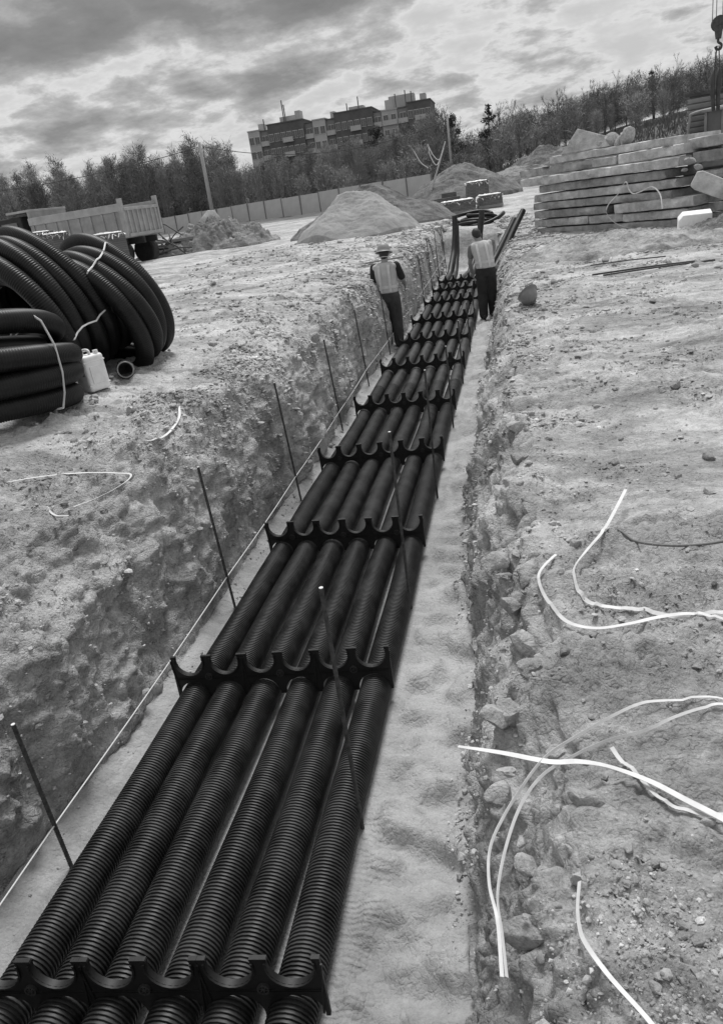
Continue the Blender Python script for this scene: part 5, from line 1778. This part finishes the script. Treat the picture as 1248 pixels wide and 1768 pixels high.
def leaf_quads(rg, C, R, n, size):
    """small leaf-cluster faces spread through ellipsoids"""
    i = rg.integers(0, len(C), n)
    p = unit(rg.normal(size=(n, 3))) * (rg.random((n, 1)) ** 0.5) * R[i] + C[i]
    u = unit(rg.normal(size=(n, 3)))
    v = unit(np.cross(u, rg.normal(size=(n, 3))))
    s = size * rg.uniform(0.5, 1.2, (n, 1))
    V = np.stack([p - u * s, p + v * s * 0.6, p + u * s, p - v * s * 0.6], 1).reshape(-1, 3)
    return V, np.arange(n * 4).reshape(-1, 4)


def make_round(seed, H=11.0, W=3.0, n=2200, m=None, size=0.22, low=0.25):
    rg = np.random.default_rng(seed)
    mb = MB()
    mb.tube([(0, 0, 0), (0.1, 0, H * 0.4), (0, 0.1, H * 0.9)], [0.2, 0.14, 0.03], 6)
    C, R = [], []
    for k in range(26):
        t = rg.uniform(low, 0.98)
        a = rg.uniform(0, 6.28)
        rr = W * math.sin(math.pi * min(max((t - low) / (1 - low) * 0.85 + 0.12, 0), 1)) * rg.uniform(0.3, 0.95)
        c = np.array([rr * math.cos(a), rr * math.sin(a), H * t])
        C.append(c); R.append(np.array([1, 1, 0.75]) * rg.uniform(0.5, 1.05) * W * 0.33)
        mb.tube([(0, 0, H * t * 0.75), tuple(c * np.array([0.6, 0.6, 0.96])), tuple(c)], [0.07, 0.045, 0.015], 3, caps=False)
    V, F = leaf_quads(rg, np.array(C), np.array(R), n, size)
    return mb.mesh('trunk', M_BARK, True), fast_mesh('crown', V, F, m or M_FOL, smooth=False)


def make_pine(seed, H=14.0):
    rg = np.random.default_rng(seed)
    mb = MB()
    mb.tube([(0, 0, 0), (0.1, 0.05, H * 0.5), (0.0, 0.1, H)], [0.22, 0.16, 0.04], 7)
    C, R = [], []
    for k in range(24):
        t = rg.uniform(0.5, 1.0)
        a = rg.uniform(0, 6.28)
        rr = 2.0 * (1.25 - t) * 1.5 * rg.uniform(0.2, 1)
        c = np.array([rr * math.cos(a), rr * math.sin(a), H * t])
        C.append(c); R.append(np.array([0.9, 0.9, 0.55]) * rg.uniform(0.6, 1.2))
        mb.tube([(0, 0.05, H * t - 0.3), tuple(c)], [0.06, 0.02], 3, caps=False)
    V, F = leaf_quads(rg, np.array(C), np.array(R), 900, 0.22)
    return mb.mesh('trunk', M_BARK, True), fast_mesh('crown', V, F, M_NEED, smooth=False)


BIR = [make_birch(s, 11.0, 1.55, 1900, 0) for s in range(4)] + [make_birch(20 + s, 11.0, 1.65, 2000, 1) for s in range(2)] + [make_birch(30 + s, 11, 1.55, 1900, 2) for s in range(2)]
BARE = [make_bare(40 + s, 13.0, 0.8, 1300) for s in range(5)]
ROUND = [make_round(60 + s) for s in range(3)]
PINE = [make_pine(80 + s) for s in range(2)]
SHRUB = [make_birch(90 + s, 4.5, 1.3, 800, 2) for s in range(3)]
LOWP = [make_birch(120 + s, 11.0, 1.9, 480, 1) for s in range(3)]


def plant(name, kind, x, y, s, label, cat, group, wide=1.0):
    tr, cr = kind
    o = thing(name, (x, y, ground_z(x, y) - 0.1), label, cat, group)
    o.rotation_euler = (rng.normal() * 0.02, rng.normal() * 0.02, rng.uniform(0, 6.28))
    o.scale = (s * wide, s * wide, s)
    link('trunk', tr, o)
    link('crown', cr, o)
    return o


tr_rng = np.random.default_rng(77)
n_b = 0
for k in range(240):
    u = (k % 80 + tr_rng.random()) / 80
    row = k // 80
    x = -82 + 74 * u
    base = 110 + 3 * row if x < -30 else 110 - (x + 30) * 0.25
    y = base + tr_rng.uniform(0, 5) + row * 4
    if x > -8:
        y += 6
    s = tr_rng.uniform(0.70, 1.0) * (1.06 if x < -40 else 0.74 if x < -14 else 0.9)
    if tr_rng.random() < 0.15:
        s *= 1.15
    j = int(tr_rng.integers(0, 8))
    plant('birch_tree', BIR[j], x, y, s, 'slender young birch in the dense thicket behind the fence', 'tree', 'young birches in the thicket', tr_rng.uniform(0.85, 1.2))
for k in range(34):
    u = (k + tr_rng.random()) / 34
    x = -9 + 47 * u
    y = 133 + tr_rng.uniform(-4, 14)
    s = tr_rng.uniform(0.55, 0.74) * float(np.interp(x, [-9, 5, 35], [1.1, 0.98, 0.86]))
    plant('bare_tree', BARE[k % 5], x, y, s, 'tall leafless tree in the row along the right skyline', 'tree', 'leafless trees on the right skyline', tr_rng.uniform(0.8, 1.05))
for k in range(60):
    u = (k + tr_rng.random()) / 60
    x = -6 + 44 * u
    y = 122 + tr_rng.uniform(-6, 10)
    plant('birch_tree', BIR[4 + k % 2] if k % 3 else BIR[k % 4], x, y, tr_rng.uniform(0.38, 0.58) * float(np.interp(x, [-9, 5, 35], [1.05, 0.95, 0.85])), 'slim dark sapling in the belt below the right skyline trees', 'tree', 'saplings below the right skyline', tr_rng.uniform(1.0, 1.5))
for k, (x, y, s, lab) in enumerate([(-10.5, 118, 0.80, 'dark bushy tree right of the apartment block, left one'), (-7.6, 122, 0.88, 'dark bushy tree right of the apartment block, right one'), (-18.5, 121, 0.92, 'dark bushy tree in front of the right end of the apartment block'), (-23.5, 124, 0.82, 'dark bushy tree before the middle right of the apartment block'), (-33.0, 124, 0.74, 'dark bushy tree before the middle of the apartment block')]):
    plant('bushy_tree', ROUND[k % 3], x, y, s, lab, 'tree', None, 0.8)
for k, (x, y, s, lab) in enumerate([(-2.6, 128, 0.70, 'flat-topped pine at the left end of the right skyline'), (24.5, 150, 0.52, 'dark pine amid the leafless trees at far right')]):
    plant('pine_tree', PINE[k], x, y, s, lab, 'tree', None)
for k in range(22):
    u = (k + tr_rng.random()) / 22
    x = -26 + 44 * u
    y = 97 + tr_rng.uniform(-4, 8) + (6 if x > 0 else 0) - (x + 26) * 0.15
    plant('shrub', SHRUB[k % 3], x, y, tr_rng.uniform(0.6, 1.15), 'pale fuzzy shrub at the foot of the thicket', 'shrub', 'pale shrubs before the thicket', tr_rng.uniform(0.9, 1.3))


def far_wood():
    """the depth of the wood, one mass of stems and twigs"""
    Vs, Fs, o = [], [], 0
    arr = []
    for tr, cr in LOWP:
        v = np.empty(len(cr.vertices) * 3, np.float32); cr.vertices.foreach_get('co', v)
        arr.append(v.reshape(-1, 3))
    for k in range(980):
        x = tr_rng.uniform(-95, 52) if k < 420 else tr_rng.uniform(-10, 45)
        y = 124 + tr_rng.uniform(0, 16) if x < -8 else 128 + tr_rng.uniform(0, 22)
        s = tr_rng.uniform(0.55, 0.86) * (0.78 if -46 < x < -14 else 1.12) if x < -8 else tr_rng.uniform(0.50, 0.72) * float(np.interp(x, [-9, 5, 35], [1.0, 0.88, 0.80]))
        v = arr[k % 3] * (np.array([s * 1.5, s * 1.5, s]) if k < 760 else np.array([0.9, 0.9, 0.24]))
        a = tr_rng.uniform(0, 6.28)
        c, sn = math.cos(a), math.sin(a)
        v = np.stack([v[:, 0] * c - v[:, 1] * sn + x, v[:, 0] * sn + v[:, 1] * c + y, v[:, 2] + ground_z(x, y)], 1)
        Vs.append(v); Fs.append(np.arange(len(v)).reshape(-1, 3) + o); o += len(v)
    me = fast_mesh('far_wood', np.concatenate(Vs), np.concatenate(Fs), M_TWIG2, smooth=False, tri=True)
    tag(link('far_wood', me), 'dim mass of leafless wood behind the front trees', 'wood', kind='stuff')


far_wood()


def dry_grass():
    """rough grass on the meadow at right and along the fence foot"""
    n = 9000
    x = tr_rng.uniform(-8, 40, n); y = tr_rng.uniform(78, 120, n)
    z = np.array([far_rise(np.array([[a]]), np.array([[b]]))[0, 0] for a, b in zip(x, y)])
    P = np.stack([x, y, z + 0.0], 1)
    D = unit(np.stack([tr_rng.normal(size=n) * 0.3, tr_rng.normal(size=n) * 0.3, np.ones(n)], 1))
    V, F = slivers(tr_rng, P, D, tr_rng.uniform(0.3, 0.9, n), tr_rng.uniform(0.08, 0.2, n))
    me = fast_mesh('dry_grass', V, F, mat('dry_grass', 0.13, 0.9, 0.3, 0.4), smooth=False, tri=True)
    tag(link('dry_grass', me), 'rough dry grass on the rising meadow before the right skyline trees', 'grass', kind='stuff')


dry_grass()

# ---------------------------------------------------------------- people
M_SKIN = mat('skin', 0.28, 0.6, 0.1, 20)
M_VEST = mat('pale_vest_cloth', 0.48, 0.85, 0.12, 5, bump=0.01, bscale=9)
M_REFL = mat('reflective_band', 0.62, 0.5, 0.08, 30)
M_SHIRT = mat('black_shirt', 0.02, 0.9, 0.3, 10, bump=0.008, bscale=10)
M_GSHIRT = mat('grey_shirt', 0.20, 0.9, 0.2, 10, bump=0.008, bscale=10)
M_TROU = mat('dark_trousers', 0.050, 0.9, 0.3, 6, bump=0.012, bscale=9)
M_TROU2 = mat('black_trousers', 0.028, 0.9, 0.3, 6, bump=0.012, bscale=9)
M_SHOE = mat('work_shoe', 0.03, 0.7, 0.3, 12)
M_HAIR = mat('dark_hair', 0.022, 0.6, 0.4, 40, bump=0.004, bscale=90)
M_HAT = mat('dusty_hard_hat', 0.26, 0.5, 0.1, 10)


def fused(name, build, material, parent, voxel=0.011, smooth=2):
    """overlapping solids melted into one continuous skin"""
    mb = MB()
    build(mb)
    o = mb.build(name, material, None)
    m = o.modifiers.new('r', 'REMESH'); m.mode = 'VOXEL'; m.voxel_size = voxel; m.use_smooth_shade = True
    s = o.modifiers.new('s', 'SMOOTH'); s.iterations = smooth * 3; s.factor = 0.5
    dg = bpy.context.evaluated_depsgraph_get()
    me = bpy.data.meshes.new_from_object(o.evaluated_get(dg))
    me.name = name
    bpy.data.objects.remove(o)
    me.shade_smooth()
    r = link(name, me, parent)
    return r


def limb(mb, pts, rad, seg=12):
    mb.tube(catmull(pts, 5), list(np.interp(np.linspace(0, 1, (len(pts) - 1) * 5 + 1), np.linspace(0, 1, len(rad)), rad)), seg)
    for p, r in ((pts[0], rad[0]), (pts[-1], rad[-1])):
        mb.ball(p, r * 1.0, 10, 8)


def hand(mb, wrist, dirv, palm_n, s=1.0, curl=0.5):
    """palm, four fingers of different length and a thumb from the palm's side"""
    w = Vector(wrist); d = Vector(dirv).normalized(); n = Vector(palm_n)
    n = (n - d * n.dot(d)).normalized(); a = d.cross(n)
    M = Matrix((a, d, n)).transposed()
    mb.ball(w + d * 0.05 * s, (0.040 * s, 0.055 * s, 0.017 * s), 12, 8, M)
    for k, L in enumerate((0.068, 0.078, 0.072, 0.056)):
        b = w + d * 0.088 * s + a * (0.030 - 0.020 * k) * s
        d2 = (d + n * curl * 0.6).normalized(); d3 = (d + n * curl * 1.8).normalized()
        p1 = b + d2 * L * 0.5 * s; p2 = p1 + d3 * L * 0.5 * s
        mb.tube([b - d * 0.02, b, p1, p2], [0.009 * s, 0.0095 * s, 0.0085 * s, 0.007 * s], 7)
        mb.ball(p2, 0.0072 * s, 7, 5)
    t0 = w + d * 0.03 * s + a * 0.032 * s
    t1 = t0 + (a * 0.7 + d * 0.7 + n * 0.3).normalized() * 0.04 * s
    t2 = t1 + (a * 0.2 + d + n * 0.5).normalized() * 0.03 * s
    mb.tube([t0 - a * 0.01, t0, t1, t2], [0.012 * s, 0.012 * s, 0.0105 * s, 0.008 * s], 7)
    mb.ball(t2, 0.008 * s, 7, 5)


def torso(mb, rows, seg=20, grow=0.0):
    """rows of (x, y, z, rx, ry) joined into a closed trunk"""
    C = catmull([r for r in rows], 4)
    vs, fs = [], []
    for c in C:
        for k in range(seg):
            a = 2 * math.pi * k / seg
            ca, sa = math.cos(a), math.sin(a)
            e = 2.0 / 2.4
            vs.append((c[0] + (c[3] + grow) * math.copysign(abs(ca) ** e, ca), c[1] + (c[4] + grow) * math.copysign(abs(sa) ** e, sa), c[2]))
    m = len(C)
    for i in range(m - 1):
        for k in range(seg):
            k2 = (k + 1) % seg
            fs.append((i * seg + k, i * seg + k2, (i + 1) * seg + k2, (i + 1) * seg + k))
    fs.append(tuple(range(seg - 1, -1, -1))); fs.append(tuple((m - 1) * seg + k for k in range(seg)))
    mb.add(vs, fs)
    return C


def person(loc, rz, label, J, cloth, hat):
    """J: joints in metres, figure facing +y"""
    o = thing('person', loc, label, 'person')
    o.rotation_euler = (0, 0, rz)
    rows = J['torso']
    hd = Vector(J['head']); Mh = J['head_rot']

    def body(mb):
        torso(mb, rows, grow=-0.012)
        mb.tube([Vector(J['neck']) - Vector((0, 0, 0.06)), Vector(J['neck']), hd - Vector((0, -0.01, 0.05))], [0.062, 0.055, 0.056], 12)
        mb.ball(hd, (0.076, 0.096, 0.115), 18, 14, Mh)
        mb.ball(hd + Mh @ Vector((0, 0.035, -0.065)), (0.056, 0.062, 0.062), 12, 10, Mh)      # jaw
        mb.ball(hd + Mh @ Vector((0, 0.098, -0.015)), (0.014, 0.022, 0.024), 8, 6, Mh)          # nose
        mb.ball(hd + Mh @ Vector((0, 0.082, -0.062)), (0.024, 0.012, 0.008), 8, 6, Mh)          # lips
        for s in (-1, 1):
            mb.ball(hd + Mh @ Vector((s * 0.077, -0.002, -0.012)), (0.011, 0.022, 0.034), 8, 6, Mh)  # ear
            mb.ball(hd + Mh @ Vector((s * 0.032, 0.082, 0.012)), (0.014, 0.011, 0.010), 8, 6, Mh)    # eye
        for sd in ('l', 'r'):
            sh, el, wr = (Vector(J[sd + k]) for k in ('_sh', '_el', '_wr'))
            limb(mb, [sh, sh.lerp(el, 0.5), el], [0.055, 0.050, 0.042])
            limb(mb, [el, el.lerp(wr, 0.4), wr], [0.041, 0.040, 0.027])
            hand(mb, wr, (wr - el) if sd + '_hd' not in J else J[sd + '_hd'], J[sd + '_pn'])
        for sd in ('l', 'r'):
            hp, kn, an = (Vector(J[sd + k]) for k in ('_hp', '_kn', '_an'))
            limb(mb, [hp, hp.lerp(kn, 0.5), kn], [0.08, 0.072, 0.052])
            limb(mb, [kn, kn.lerp(an, 0.35), an], [0.05, 0.05, 0.036])
    fused('body', body, M_SKIN, o, 0.0075, 1)

    def trousers(mb):
        C = [r for r in rows if r[2] <= J['waist'] + 0.001]
        hips = [(r[0], r[1], r[2], r[3] + 0.012, r[4] + 0.014) for r in C]
        torso(mb, [(hips[0][0], hips[0][1], hips[0][2] - 0.08, hips[0][3] * 0.85, hips[0][4] * 0.85)] + hips)
        for sd in ('l', 'r'):
            hp, kn, an = (Vector(J[sd + k]) for k in ('_hp', '_kn', '_an'))
            limb(mb, [hp + Vector((0, 0, 0.02)), hp.lerp(kn, 0.5), kn], [0.116, 0.112, 0.098], 14)
            limb(mb, [kn, kn.lerp(an, 0.45), an + Vector((0, 0, 0.0))], [0.098, 0.094, 0.088], 14)
    tr = fused('trousers', trousers, cloth['trousers'], o, 0.012, 1)
    for sd in ('l', 'r'):
        an = Vector(J[sd + '_an'])
        tz = J['foot_yaw'][0 if sd == 'l' else 1]
        M = Matrix.Rotation(tz, 3, 'Z')

        def shoe(mb):
            z0 = an.z - 0.085
            for y, w, h in ((-0.07, 0.040, 0.09), (-0.02, 0.043, 0.11), (0.04, 0.045, 0.085), (0.10, 0.050, 0.065), (0.155, 0.046, 0.05), (0.185, 0.03, 0.035)):
                mb.ball(Vector((an.x, an.y, z0 + h / 2)) + M @ Vector((0, y, 0)), (w, 0.05, h / 2 + 0.004), 12, 8, M)
            mb.tube([(an.x, an.y, an.z + 0.03), (an.x, an.y, an.z - 0.04)], [0.05, 0.052], 12)
        fused('shoe', shoe, M_SHOE, o, 0.009, 1)

    def shirt(mb):
        torso(mb, [r for r in rows if r[2] >= J['waist'] - 0.06], grow=0.004)
        for sd in ('l', 'r'):
            sh, el = Vector(J[sd + '_sh']), Vector(J[sd + '_el'])
            limb(mb, [sh, sh.lerp(el, 0.45), sh.lerp(el, cloth['sleeve'])], [0.070, 0.068, 0.064])
    fused('shirt', shirt, cloth['shirt'], o, 0.011, 1)

    def vest(mb):
        rr = [r for r in rows if r[2] >= J['hem']]
        torso(mb, [(r[0], r[1], r[2], r[3], r[4]) for r in rr], grow=0.026)
        for sd in ('l', 'r'):
            sh = Vector(J[sd + '_sh'])
            mb.ball(sh + Vector((-0.022 if sh.x > 0 else 0.022, 0, -0.005)), (0.062, 0.085, 0.062), 12, 8)
    ve = fused('vest', vest, M_VEST, o, 0.012, 1)
    # reflective bands on the vest back and round the waist
    back = -1
    rr = [r for r in rows if r[2] >= J['hem']]
    for s in (-1, 1):
        P = []
        for r in catmull([np.array(q) for q in rr], 4)[1:-3]:
            P.append((r[0] + s * min(r[3] * 0.55, 0.085), r[1] - (r[4] + 0.030), r[2]))
        vs, fs = [], []
        for i, p in enumerate(P):
            vs += [(p[0] - 0.022, p[1] + 0.002, p[2]), (p[0] + 0.022, p[1] + 0.002, p[2]), (p[0] + 0.022, p[1] - 0.004, p[2]), (p[0] - 0.022, p[1] - 0.004, p[2])]
            if i:
                k = (i - 1) * 4
                for j in range(4):
                    fs.append((k + j, k + (j + 1) % 4, k + 4 + (j + 1) % 4, k + 4 + j))
        mb = MB(); mb.add(vs, fs); mb.build('reflective_band', M_REFL, ve)
    zb = J['hem'] + 0.14
    Cz = catmull([np.array(q) for q in rows], 8)
    r = min(Cz, key=lambda q: abs(q[2] - zb))
    vs, fs = [], []
    n = 36
    for k in range(n):
        a = 2 * math.pi * k / n
        ca, sa = math.cos(a), math.sin(a); e = 2 / 2.4
        for g, dz in ((0.026, -0.024), (0.033, -0.024), (0.033, 0.024), (0.026, 0.024)):
            vs.append((r[0] + (r[3] + g) * math.copysign(abs(ca) ** e, ca), r[1] + (r[4] + g) * math.copysign(abs(sa) ** e, sa), r[2] + dz))
    for k in range(n):
        k2 = (k + 1) % n
        for j in range(4):
            fs.append((k * 4 + j, k * 4 + (j + 1) % 4, k2 * 4 + (j + 1) % 4, k2 * 4 + j))
    mb = MB(); mb.add(vs, fs); mb.build('reflective_band', M_REFL, ve)

    def hair(mb):
        mb.ball(hd + Mh @ Vector((0, -0.014, 0.022)), (0.084, 0.100, 0.108), 18, 12, Mh)
        mb.ball(hd + Mh @ Vector((0, -0.050, -0.025)), (0.068, 0.055, 0.065), 14, 10, Mh)
    fused('hair', hair, M_HAIR, o, 0.009, 1)
    if hat:
        ht = link('hard_hat', None)
        COL.objects.unlink(ht); bpy.data.objects.remove(ht)
        vs, fs = [], []
        nu, nv = 28, 8
        pr2 = [(0.003, 0.155), (0.05, 0.148), (0.085, 0.125), (0.108, 0.085), (0.117, 0.04), (0.120, 0.012), (0.152, -0.004), (0.155, -0.009), (0.118, 0.002), (0.112, 0.03)]
        for rr_, z_ in pr2:
            for i in range(nu):
                t = 2 * math.pi * i / nu
                vs.append(hd + Mh @ Vector((rr_ * math.cos(t) * 0.98, rr_ * 1.10 * math.sin(t), z_ + 0.035)))
        for j in range(len(pr2) - 1):
            for i in range(nu):
                i2 = (i + 1) % nu
                fs.append((j * nu + i, (j + 1) * nu + i, (j + 1) * nu + i2, j * nu + i2))
        mb = MB(); mb.add(vs, fs)
        mb.build('worn_hard_hat', M_HAT, o, smooth=True)
        mb = MB()
        mb.tube([hd + Mh @ Vector((0.088 * math.cos(t), 0.108 * math.sin(t), -0.055)) for t in np.linspace(math.pi, 2 * math.pi, 16)], (0.006), 6)
        mb.build('hat_strap', M_REFL, o, smooth=True)
    return o


def Rm(x, y, z):
    return (Matrix.Rotation(R_(z), 3, 'Z') @ Matrix.Rotation(R_(x), 3, 'X') @ Matrix.Rotation(R_(y), 3, 'Y'))


JL = dict(torso=[(0, 0, 0.86, 0.150, 0.108), (0, 0, 0.94, 0.160, 0.115), (0, 0.0, 1.03, 0.152, 0.110), (0, 0.01, 1.14, 0.158, 0.112), (0, 0.015, 1.28, 0.175, 0.118), (0, 0.01, 1.39, 0.168, 0.095), (0, 0.01, 1.445, 0.085, 0.07)],
          waist=0.95, hem=0.90, neck=(0, 0.015, 1.47), head=(0.0, 0.045, 1.57), head_rot=Rm(-14, 0, 4),
          l_sh=(-0.195, 0.0, 1.375), l_el=(-0.235, 0.01, 1.10), l_wr=(-0.205, 0.16, 0.92), l_pn=(1, 0.3, 0),
          r_sh=(0.195, 0.01, 1.375), r_el=(0.275, 0.08, 1.12), r_wr=(0.25, 0.30, 1.00), r_pn=(-1, 0.2, 0.2),
          l_hp=(-0.09, 0, 0.86), l_kn=(-0.10, 0.02, 0.47), l_an=(-0.10, -0.02, 0.09), r_hp=(0.09, 0, 0.86), r_kn=(0.105, 0.02, 0.47), r_an=(0.10, 0.0, 0.09), foot_yaw=(0.15, -0.1))
person((-2.145, 13.35, ZF + 0.005), R_(-4), 'worker in pale vest, dark T-shirt and hard hat standing left of the pipes', JL, dict(trousers=M_TROU, shirt=M_SHIRT, sleeve=0.78), True)
JR = dict(torso=[(0.02, 0, 0.88, 0.155, 0.110), (0.02, -0.005, 0.96, 0.162, 0.116), (0.015, 0.0, 1.05, 0.154, 0.112), (0.0, 0.03, 1.16, 0.160, 0.115), (-0.02, 0.08, 1.29, 0.182, 0.122), (-0.035, 0.11, 1.39, 0.175, 0.10), (-0.045, 0.13, 1.445, 0.09, 0.075)],
          waist=0.97, hem=0.93, neck=(-0.06, 0.15, 1.47), head=(-0.10, 0.20, 1.555), head_rot=Rm(-26, -14, 12),
          l_sh=(-0.215, 0.10, 1.345), l_el=(-0.265, 0.16, 1.06), l_wr=(-0.225, 0.30, 0.82), l_pn=(1, 0.2, 0.1),
          r_sh=(0.165, 0.11, 1.40), r_el=(0.20, 0.28, 1.18), r_wr=(0.10, 0.48, 1.08), r_pn=(-0.6, 0, -0.6),
          l_hp=(-0.065, 0, 0.88), l_kn=(-0.07, 0.03, 0.48), l_an=(-0.075, -0.06, 0.09), r_hp=(0.105, 0, 0.88), r_kn=(0.11, 0.06, 0.49), r_an=(0.115, 0.14, 0.09), foot_yaw=(0.2, -0.25))
person((-0.545, 15.3, ZF + 0.005), R_(3), 'bareheaded worker in pale vest leaning over the pipes, right of them', JR, dict(trousers=M_TROU2, shirt=M_GSHIRT, sleeve=0.55), False)
# long handled tool lying on the left bank behind the left worker
tz_ = ground_z(-2.75, 15.2)
tl = thing('shovel', (-3.0, 15.2, tz_ + 0.04), 'shovel with wooden handle lying on the left bank behind the worker', 'shovel')
MB().tube([(-0.30, -0.05, 0), (0.9, 0.35, 0.02)], 0.016, 7).build('handle', M_WOOD, tl, smooth=True)
mb = MB(); mb.prism([(-0.62, -0.10), (-0.32, -0.12), (-0.27, 0.0), (-0.32, 0.12), (-0.62, 0.10), (-0.70, 0.0)], -0.004, 0.004, Matrix.Rotation(R_(-90), 3, 'X'))
mb.build('blade', M_STEEL, tl)
